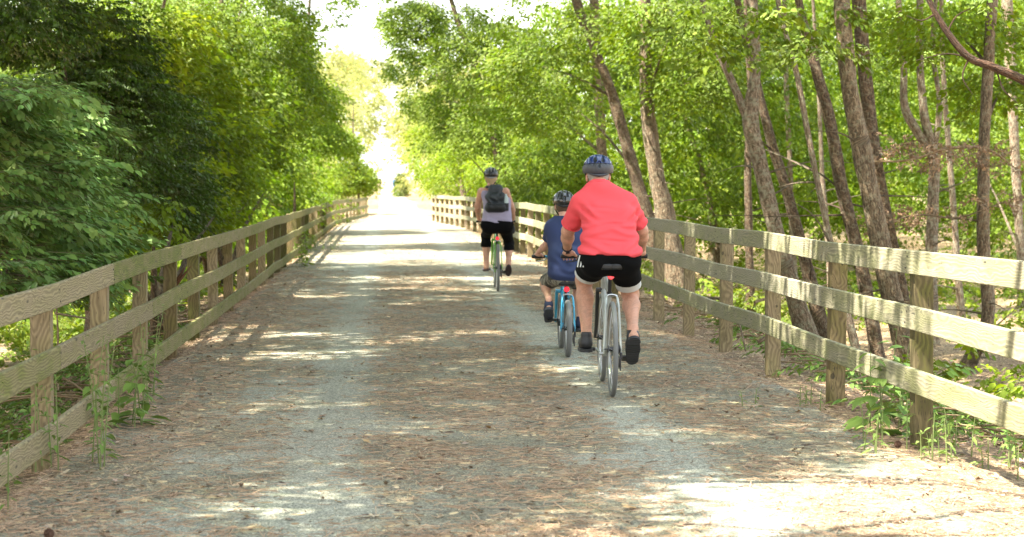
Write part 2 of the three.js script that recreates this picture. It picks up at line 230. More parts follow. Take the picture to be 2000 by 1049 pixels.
// a twig along +x with flat leaves either side; fine = leaves with more faces
function sprig(seed, { n = 14, twig = 0.34, len = 0.075, wid = 0.5, droop = 0.25, flat = 0.35, fine = false, stem = true, loose = 0.02 }) {
  const r = rngOf(seed), P = [], C = [], I = [], q = V(), m = new THREE.Matrix4(), e = new THREE.Euler();
  const add = (v, c) => { P.push(v.x, v.y, v.z); C.push(...c); return P.length / 3 - 1; };
  const axis = (t) => V(twig * t, -droop * twig * t * t, 0.03 * Math.sin(t * 5 + seed));
  for (let i = 0; i < n; i++) {
    const t = i === n - 1 ? 1 : 0.12 + 0.88 * (i / (n - 1)) + (r() - 0.5) * 0.05, side = i & 1 ? 1 : -1, L = len * (0.7 + 0.6 * r()), w = L * wid * (0.85 + 0.3 * r()) / 2;
    e.set((r() - 0.5) * 2 * flat + side * 0.15, side * (i === n - 1 ? 0 : 0.5 + 0.5 * r()) * -1, -0.25 - 0.7 * flat * r(), 'YXZ'); m.makeRotationFromEuler(e); const b = axis(t), s = 0.78 + 0.44 * r(), c = [s * (0.9 + 0.25 * r()), s, s * (0.85 + 0.3 * r())];
    b.z += side * 0.01 + (r() - 0.5) * 2 * loose; b.y += (r() - 0.5) * 1.6 * loose; b.x += (r() - 0.5) * loose;
    const pt = (x, y, z) => add(q.set(x, y, z).applyMatrix4(m).add(b).clone(), c), st = L * 0.12;
    if (fine) {
      const a = pt(st, 0, 0), m1 = pt(st + L * 0.32, -L * 0.03, 0), m2 = pt(st + L * 0.68, -L * 0.05, 0), tip = pt(st + L, -L * 0.14, 0), l1 = pt(st + L * 0.24, L * 0.05, w), l2 = pt(st + L * 0.6, L * 0.02, w * 0.82), r1 = pt(st + L * 0.24, L * 0.05, -w), r2 = pt(st + L * 0.6, L * 0.02, -w * 0.82);
      I.push(a, l1, m1, a, m1, r1, l1, l2, m1, m1, l2, m2, r1, m1, r2, m1, m2, r2, l2, tip, m2, m2, tip, r2);
    } else { const a = pt(st, 0, 0), l1 = pt(st + L * 0.42, L * 0.05, w), mm = pt(st + L * 0.5, -L * 0.04, 0), r1 = pt(st + L * 0.42, L * 0.05, -w), tip = pt(st + L, -L * 0.1, 0); I.push(a, l1, mm, a, mm, r1, l1, tip, mm, mm, tip, r1); }
  }
  if (stem) for (let k = 0; k < 3; k++) { const a = axis(k / 3), b = axis((k + 1) / 3), c = [0.9, 0.5, 0.9], w = 0.002; const i0 = add(V(a.x, a.y + w, a.z), c), i1 = add(V(a.x, a.y - w, a.z + w), c), i2 = add(V(b.x, b.y + w, b.z), c), i3 = add(V(b.x, b.y - w, b.z - w), c); I.push(i0, i1, i2, i1, i3, i2); }
  const g = new THREE.BufferGeometry(); g.setAttribute('position', new THREE.Float32BufferAttribute(P, 3)); g.setAttribute('color', new THREE.Float32BufferAttribute(C, 3)); g.setIndex(I); g.computeVertexNormals(); return g;
}
const many = (seed, o, k = 3) => Array.from({ length: k }, (_, i) => sprig(seed + i, o));
const S_BROAD = many(100, { n: 26, twig: 0.5, len: 0.09, wid: 0.6, flat: 0.9, droop: 0.3, loose: 0.15 }), S_NEAR = many(110, { n: 18, twig: 0.42, len: 0.085, wid: 0.58, flat: 0.6, droop: 0.25, fine: true, loose: 0.06 }), S_BUSH = many(120, { n: 24, twig: 0.46, len: 0.06, wid: 0.58, flat: 0.35, droop: 0.12, fine: true });
const S_HOLLY = many(130, { n: 30, twig: 0.36, len: 0.055, wid: 0.5, flat: 1.0, droop: 0.2 }), S_FAR = many(140, { n: 24, twig: 0.8, len: 0.17, wid: 0.6, flat: 1, droop: 0.3, stem: false, loose: 0.25 }), S_HERB = many(150, { n: 12, twig: 0.22, len: 0.07, wid: 0.4, flat: 0.5, droop: 0.2, fine: true }), S_CANOPY = many(160, { n: 30, twig: 0.55, len: 0.12, wid: 0.62, flat: 0.7, droop: 0.25, stem: false, loose: 0.16 });
// ---------- where the canopy lets the sun through: patches on the ground, followed up the sun's direction ----------
const patches = [[1760, 1000, 470, 84, 1], [1930, 905, 120, 50, 1], [565, 945, 140, 12], [525, 985, 100, 10], [1437, 795, 50, 8], [1370, 860, 110, 11], [1550, 885, 95, 8], [1090, 1030, 150, 14], [660, 790, 60, 9], [600, 656, 130, 6], [1000, 650, 130, 9], [870, 711, 70, 5], [640, 690, 80, 9], [640, 578, 90, 5], [700, 541, 70, 4], [560, 605, 60, 4], [740, 466, 130, 5], [760, 441, 220, 6], [1055, 835, 60, 7], [500, 800, 110, 7], [470, 700, 65, 26], [430, 662, 60, 9], [1010, 598, 60, 5], [960, 566, 70, 4], [800, 600, 60, 4], [1270, 650, 60, 6], [690, 500, 70, 3], [1180, 745, 60, 5]].map(([x, y, w, h, big]) => { const d = 5624 / (y - 364); return [(x - 750) * d / FPX, d, w * d / FPX + 0.06, d * d / 5624 * h + (big ? 0.1 : 0.05), big]; });
const shades = [[2.35, 13.9, 0.95, 0.75], [2.3, 17, 0.7, 0.8], [2.35, 27.6, 0.8, 1]];
function lit(gx, d) {
  if (d > 73 && gx > -2.6 && gx < 4.5) return noise2(gx * 0.7, d * 0.5, 72) > 0.3;
  for (const [x, y, rx, ry] of patches) if (((gx - x) / rx) ** 2 + ((d - y) / ry) ** 2 < 1) return true;
  for (const [x, y, rx, ry] of shades) if (((gx - x) / rx) ** 2 + ((d - y) / ry) ** 2 < 1) return false;
  if (gx > 2.5 && gx < 6 && d < 10.8) return true;
  if (gx > 3.2) return 0.7 * noise2(gx * 0.42 + 3, d * 0.36, 73) + 0.3 * noise2(gx * 1.6, d * 1.5, 74) > 0.56;
  const inside = gx > -2.4 && gx < 3.2, n = 0.65 * noise2(gx * 1.05 + 7, d * 0.85, 70) + 0.35 * noise2(gx * 2.6, d * 2.2, 71);
  if (inside) return n > mix(0.8, 0.65, step(25, 70, d));
  return n > (gx < 0 ? (d > 29 ? 0.44 : gx < -2.8 && d > 17 ? 0.55 : 0.74) : 0.55);
}
const open = (p) => { const h = p.y - rise(-p.z); if (h <= 2) return false; const gx = p.x + 0.619 * h; return lit(gx, -p.z + 0.202 * h) && hash(p.x * 977, p.y * 983, p.z * 991) > (p.z > -14 || (p.z > -27 && gx < 3.4 && gx > -2.6) ? 0 : gx > 3.2 ? 0.42 : 0.22); };
let COUNT = 0;
const leftBack = (d) => leftX(d) - 0.3;
const DENSE = 2.4;
// leafy sprigs through ellipsoids [x, y, z, rx, ry, rz, n]; a crown is one part
function crown(parent, name, clumps, shapes, mat, seed, o = {}) {
  const r = rngOf(seed), only = shapes[seed % shapes.length], ms = [], cs = [], q = new THREE.Quaternion(), e = new THREE.Euler(), p = V(), s = V(), org = parent === scene ? V() : parent.position;
  const { size = 1, tone = 0.3, warm = 0.12, tilt = 0.35, aim, hollow = 0.5, low = 0 } = o;
  for (const [x, y, z, rx, ry, rz, n, br = 1] of clumps) for (let i = 0; i < n * (o.dense ?? DENSE); i++) {
    const u = r() * 2 - 1, w = r() * 6.283, k = Math.sqrt(1 - u * u), rad = mix(hollow, 1, Math.cbrt(r()));
    const dx = k * Math.cos(w), dz = k * Math.sin(w); p.set(x + dx * rx * rad, y + u * ry * rad, z + dz * rz * rad);
    if (p.y < groundY(p.x, p.z) + low || open(p) || (p.y < 2.7 && p.x > (parent === scene ? -2.2 : -2.5) && p.x < 3.3 && p.z > -74) || (o.keep && !o.keep(p))) { r(); r(); r(); r(); r(); r(); continue; }
    e.set((r() - 0.5) * 2 * tilt * 1.4, Math.atan2(-dz + (aim ? aim[1] : 0), dx + (aim ? aim[0] : 0)) + (r() - 0.5) * 1.6, (r() - 0.6) * 2 * tilt, 'YXZ'); q.setFromEuler(e);
    const sc = size * (0.65 + 0.7 * r()), shade = r(); p.sub(org);
    ms.push(new THREE.Matrix4().compose(p, q, s.setScalar(sc))); const b = br * (1 + tone * (shade * 2 - 1)), ww = warm * r(); cs.push(lin(b * (1 + ww), b, b * (1 - ww)));
  }
  COUNT += ms.length; return [copies(name, only, mat, ms, cs, parent, 'stuff')];
}
const blob = (px, py, d, rx, ry, n, br = 1, deep = 1) => { const c = at(px, py, d), k = d / FPX; return [c.x, c.y, c.z, rx * k, ry * k, Math.max(rx, ry) * k * deep, n, br]; };
// ---------- trunks ----------
function barkTextures(seed, c0, c1, lichen) {
  const f = (x, y) => { const wx = x + 14 * tileNoise(x / 32, y / 32, 8, 16, seed), a = tileNoise(wx / 7, y / 64, 37, 8, seed + 1), b = tileNoise(wx / 4, y / 14, 64, 37, seed + 2), c = tileNoise(x / 2, y / 3, 128, 170, seed + 3); return 0.5 * a + 0.32 * b + 0.18 * c; };
  const map = pixelTex(256, 512, (x, y) => { const v = clamp((f(x, y) - 0.3) * 2.5, 0, 1), L = lichen * step(0.52, 0.75, tileNoise(x / 22, y / 26, 12, 20, seed + 5) * 0.75 + 0.3 * tileNoise(x / 5, y / 6, 51, 85, seed + 6)); return [0, 1, 2].map((k) => mix(mix(c0[k], c1[k], v), [0.62, 0.66, 0.56][k], L)); });
  const bump = pixelTex(256, 512, (x, y) => { const v = f(x, y); return [v, v, v]; }, false);
  return std({ map, bumpMap: bump, bumpScale: 0.03, roughness: 0.95 });
}
const B_GREY = barkTextures(201, [0.30, 0.245, 0.18], [0.56, 0.48, 0.38], 0.25), B_DARK = barkTextures(211, [0.235, 0.18, 0.125], [0.45, 0.37, 0.28], 0.25), B_PALE = barkTextures(221, [0.37, 0.31, 0.24], [0.62, 0.54, 0.45], 0.4), B_RED = barkTextures(231, [0.24, 0.17, 0.12], [0.44, 0.32, 0.24], 0.1);
let treeSeed = 300;
// a trunk through pixels [px, py, half width in px] at depth d, then on up to the given height
function stemPoints(d, list, top, base = true) {
  const pts = list.map(([x, y]) => at(x, y, d)), rad = list.map(([, , w]) => 0.73 * w * d / FPX);
  if (base) { const g = groundY(pts[0].x, pts[0].z) - 0.3; if (pts[0].y > g + 0.2) { const q = pts[0].clone().lerp(pts[1], -0.3); const dir = pts[0].clone().sub(pts[1]).normalize(); const t = (pts[0].y - g) / Math.max(0.3, -dir.y); pts.unshift(pts[0].clone().addScaledVector(dir, t)); pts[0].y = g; rad.unshift(rad[0] * 1.25); } }
  const a = pts.at(-2), b = pts.at(-1), dir = b.clone().sub(a).normalize(); dir.x *= 0.6; dir.normalize(); dir.y = Math.max(dir.y, 0.7);
  let r0 = rad.at(-1), p = b.clone(); const n = Math.max(0, Math.ceil((top - b.y) / 2.5)); for (let i = 1; i <= n; i++) { p = p.clone().addScaledVector(dir, (top - b.y) / n / dir.y); p.x += 0.15 * Math.sin(i * 2.1 + d); pts.push(p); rad.push(r0 * mix(1, 0.35, i / n)); }
  return [pts, rad];
}
function tree(name, label, d, stems, bark, o = {}) {
  const sd = treeSeed += 7, [pts, rad] = stemPoints(d, stems[0], o.top ?? 11), T = thing(name, label, 'tree', [pts[0].x, groundY(pts[0].x, pts[0].z), pts[0].z], o.group);
  const sh = (a) => a.map((p) => p.clone().sub(T.position));
  rad[0] *= 1.35; part('trunk', limb(sh(pts), rad, 12, pts.length * 7, 0.16, sd), bark, T);
  if (d < 42 && pts[0].x > 3) { const rb = rngOf(sd + 9), cv = new THREE.CatmullRomCurve3(pts, false, 'centripetal'); for (let k = 0; k < 5; k++) { const u = 0.08 + 0.3 * rb(), p = cv.getPoint(u), a = rb() * 6.283, L = 0.4 + 1.1 * rb(), q = p.clone().add(V(Math.cos(a) * L, (rb() - 0.25) * 0.7 * L, Math.sin(a) * L)), m = p.clone().lerp(q, 0.5).add(V(0.1 * (rb() - 0.5), 0.12 * L * (rb() - 0.2), 0)); part('branch', limb(sh([p, m, q]), [0.016, 0.009, 0.003], 6, 9, 0.2, k), bark, T); } }
  const ends = [pts.at(-1)];
  for (const s of stems.slice(1)) { const [q, w] = stemPoints(d + (s.dd ?? 0), s, o.top ?? 10, false); part('limb', limb(sh(q), w, 10, q.length * 6, 0.14, sd + 3), bark, T); ends.push(q.at(-1)); }
  const r = rngOf(sd), cl = [];
  for (const p of ends) for (let k = 0; k < (o.lumps ?? 5); k++) cl.push([p.x + (r() - 0.5) * 4, p.y + (r() - 0.3) * 4 - 0.5, p.z + (r() - 0.5) * 4, 1.5 + r(), 0.9 + 0.5 * r(), 1.5 + r(), o.n ?? 55]);
  if (cl.length && o.n !== 0) crown(T, 'crown', cl, S_CANOPY, M_LEAF, sd + 1);
  if (o.leaf && !o.bare) for (const b of o.leaf[0]) { const c = V(b[0], b[1], b[2]); let best = pts[0], bd = 1e9; for (let i = 0; i < 20; i++) { const q = pts[Math.min(pts.length - 1, Math.floor(i / 20 * pts.length))]; const dd = q.distanceTo(c) + Math.max(0, q.y - c.y + 0.5) * 2; if (dd < bd) { bd = dd; best = q; } } part('branch', limb(sh([best, best.clone().lerp(c, 0.5).add(V(0, 0.15 * bd * 0.3, 0)), c]), [0.035, 0.022, 0.006], 6, 8), bark, T); }
  if (o.leaf) crown(T, 'foliage', o.leaf[0], o.leaf[1], o.leaf[2], sd + 2, o.leaf[3]);
  return T;
}
tree('leaning_tree', 'dark trunk leaning left just behind the blue helmet of the rider in red', 40, [[[1266, 430, 19], [1237, 330, 17], [1197, 190, 14], [1160, 90, 13], [1125, 0, 12]]], B_DARK, { leaf: [[blob(1180, 60, 40, 90, 50, 60), blob(1060, 130, 41, 90, 60, 70), blob(1120, 210, 42, 80, 50, 60)], S_BROAD, M_LEAF] });
tree('straight_tree', 'upright dark trunk with a pale left edge above the blue helmet', 44, [[[1182, 420, 14], [1176, 300, 14], [1168, 150, 13], [1160, 0, 12]]], B_GREY, { leaf: [[blob(1080, 40, 45, 100, 60, 70), blob(1010, 190, 46, 80, 60, 60)], S_BROAD, M_LIME] });
tree('smooth_tree', 'thick smooth brown trunk rising straight beside the red shirt', 36, [[[1303, 440, 26], [1277, 310, 21], [1264, 200, 18], [1259, 0, 17]]], B_GREY, { leaf: [[blob(1310, 60, 35, 110, 60, 70), blob(1350, 160, 36, 80, 50, 50)], S_BROAD, M_LEAF] });
tree('slim_tree', 'slim dark trunk just left of the forked pale trunk', 34, [[[1464, 520, 11], [1461, 300, 9], [1466, 200, 8]]], B_DARK, { n: 30 });
tree('forked_tree', 'pale sunlit trunk splitting into two limbs at head height left of the leaning stems', 26, [[[1548, 560, 24], [1512, 440, 22], [1484, 320, 21], [1466, 240, 22], [1476, 130, 14], [1470, 0, 12]], [[1478, 275, 13], [1432, 165, 11], [1404, 100, 10], [1372, 0, 8]]], B_PALE, {});
tree('leaning_tree', 'brown trunk leaning left close behind the forked pale trunk', 28, [[[1585, 560, 18], [1545, 400, 15], [1513, 300, 14], [1487, 200, 12], [1460, 90, 10]]], B_DARK, { n: 30 });
tree('slim_tree', 'thin pinkish curving stem between the two thick leaning trunks and the pale fork', 24, [[[1652, 600, 10], [1628, 500, 8], [1602, 380, 8], [1578, 260, 8], [1553, 130, 8], [1523, 20, 7]]], B_PALE, { n: 30 });
tree('leaning_tree', 'dark slender trunk leaning left with its foot showing under the middle rail', 25, [[[1714, 690, 20], [1682, 520, 18], [1643, 360, 18], [1620, 230, 17], [1590, 120, 14], [1560, 0, 11]]], B_DARK, {});
tree('lichen_tree', 'thickest leaning trunk mottled with pale lichen behind the right fence', 24, [[[1775, 712, 32], [1725, 500, 28], [1690, 330, 26], [1664, 200, 24], [1648, 60, 22], [1645, 0, 21]]], B_GREY, { leaf: [[[1360, 60], [1400, 20], [1450, 70], [1500, 20], [1540, 60], [1600, 30], [1580, 100], [1640, 90], [1420, 110]].map(([x, y], i) => blob(x, y, 22 + (i % 3), 55, 22, 8, 0.9)), S_NEAR, M_LEAF, { dense: 1.6 }], bare: 1 });
tree('leaning_tree', 'dark trunk pressed against the right side of the lichen mottled trunk', 25.5, [[[1792, 700, 15], [1740, 460, 16], [1708, 300, 19], [1690, 150, 19], [1678, 0, 19]]], B_DARK, { n: 30 });
tree('forked_tree', 'trunk with a swollen fork and bent left limb above withered brown leaves', 30, [[[1818, 560, 18], [1822, 400, 15], [1825, 310, 15], [1806, 230, 12], [1797, 100, 10], [1797, 0, 9]], [[1822, 300, 12], [1790, 255, 12], [1768, 212, 12], [1765, 130, 9], [1755, 0, 8]], [[1826, 290, 9], [1835, 200, 8], [1822, 100, 7], [1828, 0, 6]]], B_PALE, { n: 40 });
tree('crooked_tree', 'rough trunk with a crooked foot bending left near the right picture edge', 26, [[[1862, 760, 24], [1902, 692, 22], [1928, 628, 19], [1922, 500, 17], [1920, 400, 17], [1924, 250, 16], [1930, 130, 15], [1938, 0, 15]]], B_GREY, { leaf: [[blob(1860, 60, 27, 110, 50, 45), blob(1960, 170, 27, 60, 40, 25)], S_BROAD, M_LIME] });
tree('slim_tree', 'thin pale stem between the swollen fork and the crooked footed trunk', 32, [[[1872, 540, 9], [1858, 350, 8], [1845, 180, 7], [1838, 0, 6]]], B_PALE, { n: 25 });
tree('straight_tree', 'pale upright trunk cut by the right picture edge', 40, [[[1994, 500, 11], [1980, 250, 13], [1973, 100, 15], [1966, 0, 15]]], B_PALE, { leaf: [[blob(1900, 300, 42, 90, 60, 40), blob(1990, 360, 42, 80, 60, 40)], S_BROAD, M_LEAF] });
tree('slim_tree', 'distant sunlit trunk in the green between the smooth trunk and the pale fork', 55, [[[1390, 440, 8], [1385, 200, 10], [1378, 0, 9]]], B_PALE, { leaf: [[blob(1400, 100, 56, 90, 70, 50), blob(1330, 280, 55, 80, 60, 50), blob(1420, 330, 52, 70, 70, 50)], S_BROAD, M_LIME] });
tree('leaning_tree', 'distant dark stem leaning left in the green right of the smooth trunk', 50, [[[1396, 450, 10], [1370, 330, 8], [1340, 230, 7]]], B_DARK, { n: 20 });
tree('slim_tree', 'faint pale stem seen low between the leaning dark trunks', 45, [[[1548, 470, 8], [1542, 300, 7], [1536, 180, 7]]], B_PALE, { n: 20 });
tree('slim_tree', 'short sunlit stem low between the pinkish stem and the dark slender trunk', 33, [[[1622, 560, 8], [1614, 430, 7], [1606, 340, 6], [1600, 200, 5]]], B_PALE, { n: 20 });
tree('vine_tree', 'trunk hung with pale vines in the bright green left of the trail', 45, [[[420, 360, 9], [417, 220, 10], [426, 100, 10], [432, 0, 9]], Object.assign([[418, 230, 4], [445, 130, 3], [470, 20, 3]], { dd: 0.3 })], B_GREY, { top: 12, lumps: 8, n: 60, leaf: [[blob(330, 60, 44, 120, 70, 130), blob(480, 50, 46, 120, 70, 140), blob(520, 180, 47, 100, 80, 130), blob(380, 190, 45, 110, 70, 100), blob(440, 290, 46, 90, 50, 80)], S_BROAD, M_LEAF] });
tree('slim_tree', 'pale bent stem in the upper left between dark holly and vine hung trunk', 34, [[[262, 330, 5], [266, 200, 5], [274, 90, 6], [312, 30, 5], [322, 0, 4]]], B_PALE, { top: 8, n: 20 });
tree('edge_tree', 'bright green tree leaning over the far end of the left fence', 62, [[[592, 380, 4], [596, 250, 4.5], [602, 100, 4], [604, 20, 4]]], B_GREY, { top: 9, n: 40, leaf: [[blob(530, 100, 60, 70, 70, 220), blob(575, 200, 62, 80, 60, 280), blob(640, 305, 64, 48, 45, 200), blob(590, 290, 60, 80, 60, 260), blob(520, 320, 52, 60, 50, 120)], S_BROAD, M_LIME] });
tree('trailside_tree', 'low spreading tree past the end of the left fence against the bright gap', 100, [[[700, 375, 3], [697, 330, 3], [690, 270, 2.5]]], B_GREY, { top: 6, n: 0, leaf: [[blob(686, 345, 100, 34, 28, 180), blob(650, 310, 98, 36, 42, 160), blob(655, 270, 100, 30, 30, 80)], S_BROAD, M_LIME, { size: 1.4 }] });
tree('overhanging_tree', 'leafy tree reaching from the right over the trail beyond the rider with the backpack', 58, [[[985, 395, 9], [960, 250, 9], [925, 120, 8], [890, 30, 7]]], B_DARK, { top: 9, n: 50, leaf: [[blob(860, 60, 58, 90, 60, 160), blob(950, 110, 56, 100, 70, 170), blob(990, 250, 54, 90, 70, 150), blob(920, 210, 60, 80, 60, 110), blob(1070, 320, 50, 90, 60, 130), blob(820, 130, 64, 55, 35, 90), blob(805, 40, 60, 45, 40, 80), blob(845, 200, 66, 45, 35, 80), blob(900, 290, 60, 60, 40, 90)], S_BROAD, M_LEAF] });
tree('trailside_tree', 'yellow green tree behind the far bend of the right fence', 78, [[[905, 385, 6], [895, 300, 6], [880, 200, 6]]], B_GREY, { top: 8, n: 0, leaf: [[blob(890, 340, 80, 55, 40, 130), blob(930, 300, 76, 60, 50, 140), blob(842, 310, 86, 32, 40, 90), blob(826, 270, 90, 26, 30, 50), blob(855, 240, 80, 45, 35, 60), blob(980, 340, 70, 60, 40, 110)], S_BROAD, M_LIME, { warm: 0.2 }] });
// the bare limb that crosses the upper right corner hangs from a tree just outside the picture
{
  const T = thing('red_barked_tree', 'red brown limb curving down across the upper right corner', 'tree', [6.3, groundY(6.3, -14.5), -14.5]), o = T.position;
  part('trunk', limb([V(0, -0.3, 0), V(0.05, 2.5, 0.05), V(-0.1, 5, 0), V(0, 9, 0)], [0.2, 0.16, 0.13, 0.06], 12, 30, 0.15, 3), B_RED, T);
  part('limb', limb([V(0, 2.3, 0), ...[[2090, 220], [2005, 160], [1945, 133], [1893, 112], [1850, 62], [1815, 0], [1790, -70]].map(([x, y]) => at(x, y, 14.5).sub(o))], [0.05, 0.045, 0.037, 0.033, 0.03, 0.026, 0.022, 0.015], 9, 60, 0.12, 8), B_RED, T);
  part('twig', limb([[1893, 112], [1850, 105], [1790, 118]].map(([x, y]) => at(x, y, 14.5).sub(o)), [0.008, 0.006, 0.003], 5), B_RED, T);
  for (const l of [[[1850, 62], [1870, 30], [1915, 10]], [[1945, 133], [1960, 175], [1990, 205]], [[1893, 112], [1880, 150], [1900, 185]], [[1830, 25], [1800, 40], [1770, 30]]]) part('twig', limb(l.map(([x, y]) => at(x, y, 14.5).sub(o)), [0.009, 0.006, 0.002], 5, 8, 0.2, 5), B_RED, T);
  crown(T, 'foliage', [blob(1915, 15, 14.5, 30, 20, 4), blob(1985, 205, 14.5, 24, 16, 3), blob(1780, 110, 14.5, 26, 12, 3), blob(1770, 28, 14.5, 30, 14, 4)], S_NEAR, M_LEAF, 79, { dense: 1, size: 0.6, hollow: 0 });
  crown(T, 'crown', [[6, 7.5, -14.5, 2, 1.4, 2, 90], [7, 9, -13, 2, 1.4, 2, 90]], S_CANOPY, M_LEAF, 77);
}
// shade trees on the left bank: unseen shadow casters, their crowns shaped to dapple the trail
for (const [x, d, h, ls] of [[-6.5, 4, 9, 8], [-7.5, 10, 10, 8], [-6.8, 16, 10.5, 8], [-8, 22, 11, 8], [-7, 29, 11.5, 8]]) {
  const T = thing('shade_tree', 'tall unseen shade tree on the left bank with its crown shaped to dapple the trail', 'tree', [x, groundY(x, -d), -d], 'shade trees over the left bank'), r = rngOf(d * 31 + 5), cl = [];
  part('trunk', limb([V(0, -0.3, 0), V(0.3, h * 0.35, 0.1), V(0.9, h * 0.7, -0.2), V(1.6, h, 0)], [0.24, 0.19, 0.14, 0.06], 10, 24, 0.15, d), B_GREY, T);
  for (let k = 0; k < 40; k++) { const cx = x - 3.5 + 12.5 * ((k * 0.618) % 1), cz = -d + (r() - 0.5) * 8, bot = 1.52 + 0.0984 * (d + 4) + 1.5, cy = Math.max(bot, mix(h * 0.62, h * 1.1, r()) - Math.max(0, cx + 2) * 0.25); cl.push([cx, cy, cz, 1.5 + 0.5 * r(), 0.6 + 0.3 * r(), 1.5 + 0.5 * r(), 50]); if (k % 3 === 0) part('branch', limb([V(0.3 + 0.4 * r(), h * 0.45, 0), V((cx - x) * 0.6, cy - 0.9 - T.position.y, (cz + d) * 0.6), V(cx - x, cy - T.position.y, cz + d)], [0.08, 0.05, 0.02], 6, 8), B_GREY, T); }
  crown(T, 'crown', cl, S_CANOPY, M_LEAF, d * 13 + 1, { keep: (p) => { const g = p.x + 0.619 * p.y; return (g > (p.z > -26 ? -6 : -3) && g < 5.5) || noise2(p.x, p.z, 99) > 0.66; } });
}
// ---------- shrubs on the left ----------
{
  const T = thing('leafy_bush', 'large bush with drooping layers of broad bluish leaves at the left edge over the fence', 'bush', [-3.9, groundY(-3.9, -16), -16]), r = rngOf(88), cl = [], o = T.position;
  for (let k = 0; k < 46; k++) {
    const px = mix(-120, 215, r()), lim = px < 40 ? 150 : mix(150, 470, clamp((px - 60) / 190, 0, 1)), py = mix(lim, 560, r()), d = mix(14.6, 17.5, r()), c = at(px, py, d); cl.push([c.x, c.y, c.z, 0.42 + 0.2 * r(), 0.07 + 0.05 * r(), 0.4, 17, 0.85 + 0.3 * r()]);
    if (k % 2 === 0) part('branch', limb([V(0.1 * (r() - 0.5), 0, 0), V((c.x - o.x) * 0.5, (c.y - o.y) * 0.85 + 0.2, (c.z - o.z) * 0.5), c.clone().sub(o)], [0.025, 0.016, 0.005], 6, 8), B_DARK, T);
  }
  crown(T, 'foliage', cl, S_BUSH, M_BLUE, 89, { tilt: 0.32, dense: 2, aim: [1.2, 0.3], hollow: 0, tone: 0.3, warm: 0.2, keep: (p) => p.x < -2.2 });
}
  // a second leaf tone grows through the same bush
function shrub(name, label, clumps, shapes, mat, seed, o, stems = 5, bark = B_DARK) {
  const b = clumps[0], T = thing(name, label, o.cat ?? 'shrub', [b[0], groundY(b[0], b[2]), b[2]], o.group), r = rngOf(seed);
  for (let k = 0; k < stems; k++) { const c = clumps[Math.floor(r() * clumps.length)], p = V(c[0] - b[0], c[1] - T.position.y, c[2] - b[2]); part('stem', limb([V((r() - 0.5) * 0.4, -0.1, (r() - 0.5) * 0.4), p.clone().multiplyScalar(0.5).add(V(0, 0.2, 0)), p], [0.05, 0.035, 0.01], 7, 8), bark, T); }
  crown(T, 'foliage', clumps, shapes, mat, seed, o); return T;
}
shrub('holly', 'tall dark glossy holly behind the broad leaved bush in the upper left', [blob(170, 300, 23, 120, 90, 260), blob(120, 60, 23, 130, 70, 330), blob(225, 150, 24, 60, 60, 170), blob(200, 200, 23.5, 110, 70, 260), blob(300, 260, 25, 80, 80, 220), blob(270, 400, 24, 90, 70, 240), blob(20, 30, 22, 110, 70, 200), blob(330, 370, 27, 60, 60, 150)], S_HOLLY, M_DARK, 401, { tone: 0.4, dense: 1.5 }, 8);
shrub('dark_shrub', 'dark green shrub above the left fence before the bright trees begin', [blob(430, 360, 34, 90, 60, 220), blob(380, 260, 33, 90, 70, 200), blob(520, 370, 37, 80, 40, 190), blob(470, 300, 36, 80, 50, 150), blob(340, 420, 28, 70, 50, 140)], S_BROAD, M_LEAF, 402, { tone: 0.4, size: 0.8, dense: 1 }, 8);
shrub('leafy_sapling', 'yellow green sapling growing up between the dark holly and the vine hung trunk', [blob(330, 330, 31, 60, 60, 60), blob(290, 70, 30, 70, 60, 80), blob(360, 150, 33, 70, 60, 90), blob(330, 240, 32, 60, 50, 70), blob(420, 250, 36, 60, 50, 60), blob(480, 400, 33, 50, 30, 40)], S_BROAD, M_LIME, 405, { tone: 0.3, warm: 0.2, cat: 'sapling' }, 5);
shrub('lime_shrub', 'small pale yellow green shrub lit by sun behind the left fence', [blob(575, 355, 44, 22, 38, 70), blob(560, 385, 44, 34, 22, 50)], S_BROAD, M_PALE_GLARE, 403, { warm: 0.2, size: 0.8 }, 4);
shrub('low_shrub', 'sunny green shrub leaning on the left fence below the dark holly', [blob(300, 470, 20, 70, 50, 70), blob(250, 520, 18.5, 50, 40, 50), blob(340, 430, 23, 50, 40, 50), blob(420, 420, 27, 50, 36, 60)], S_NEAR, M_LEAF, 404, { tone: 0.3, keep: (p) => p.x < -2.3 }, 5);
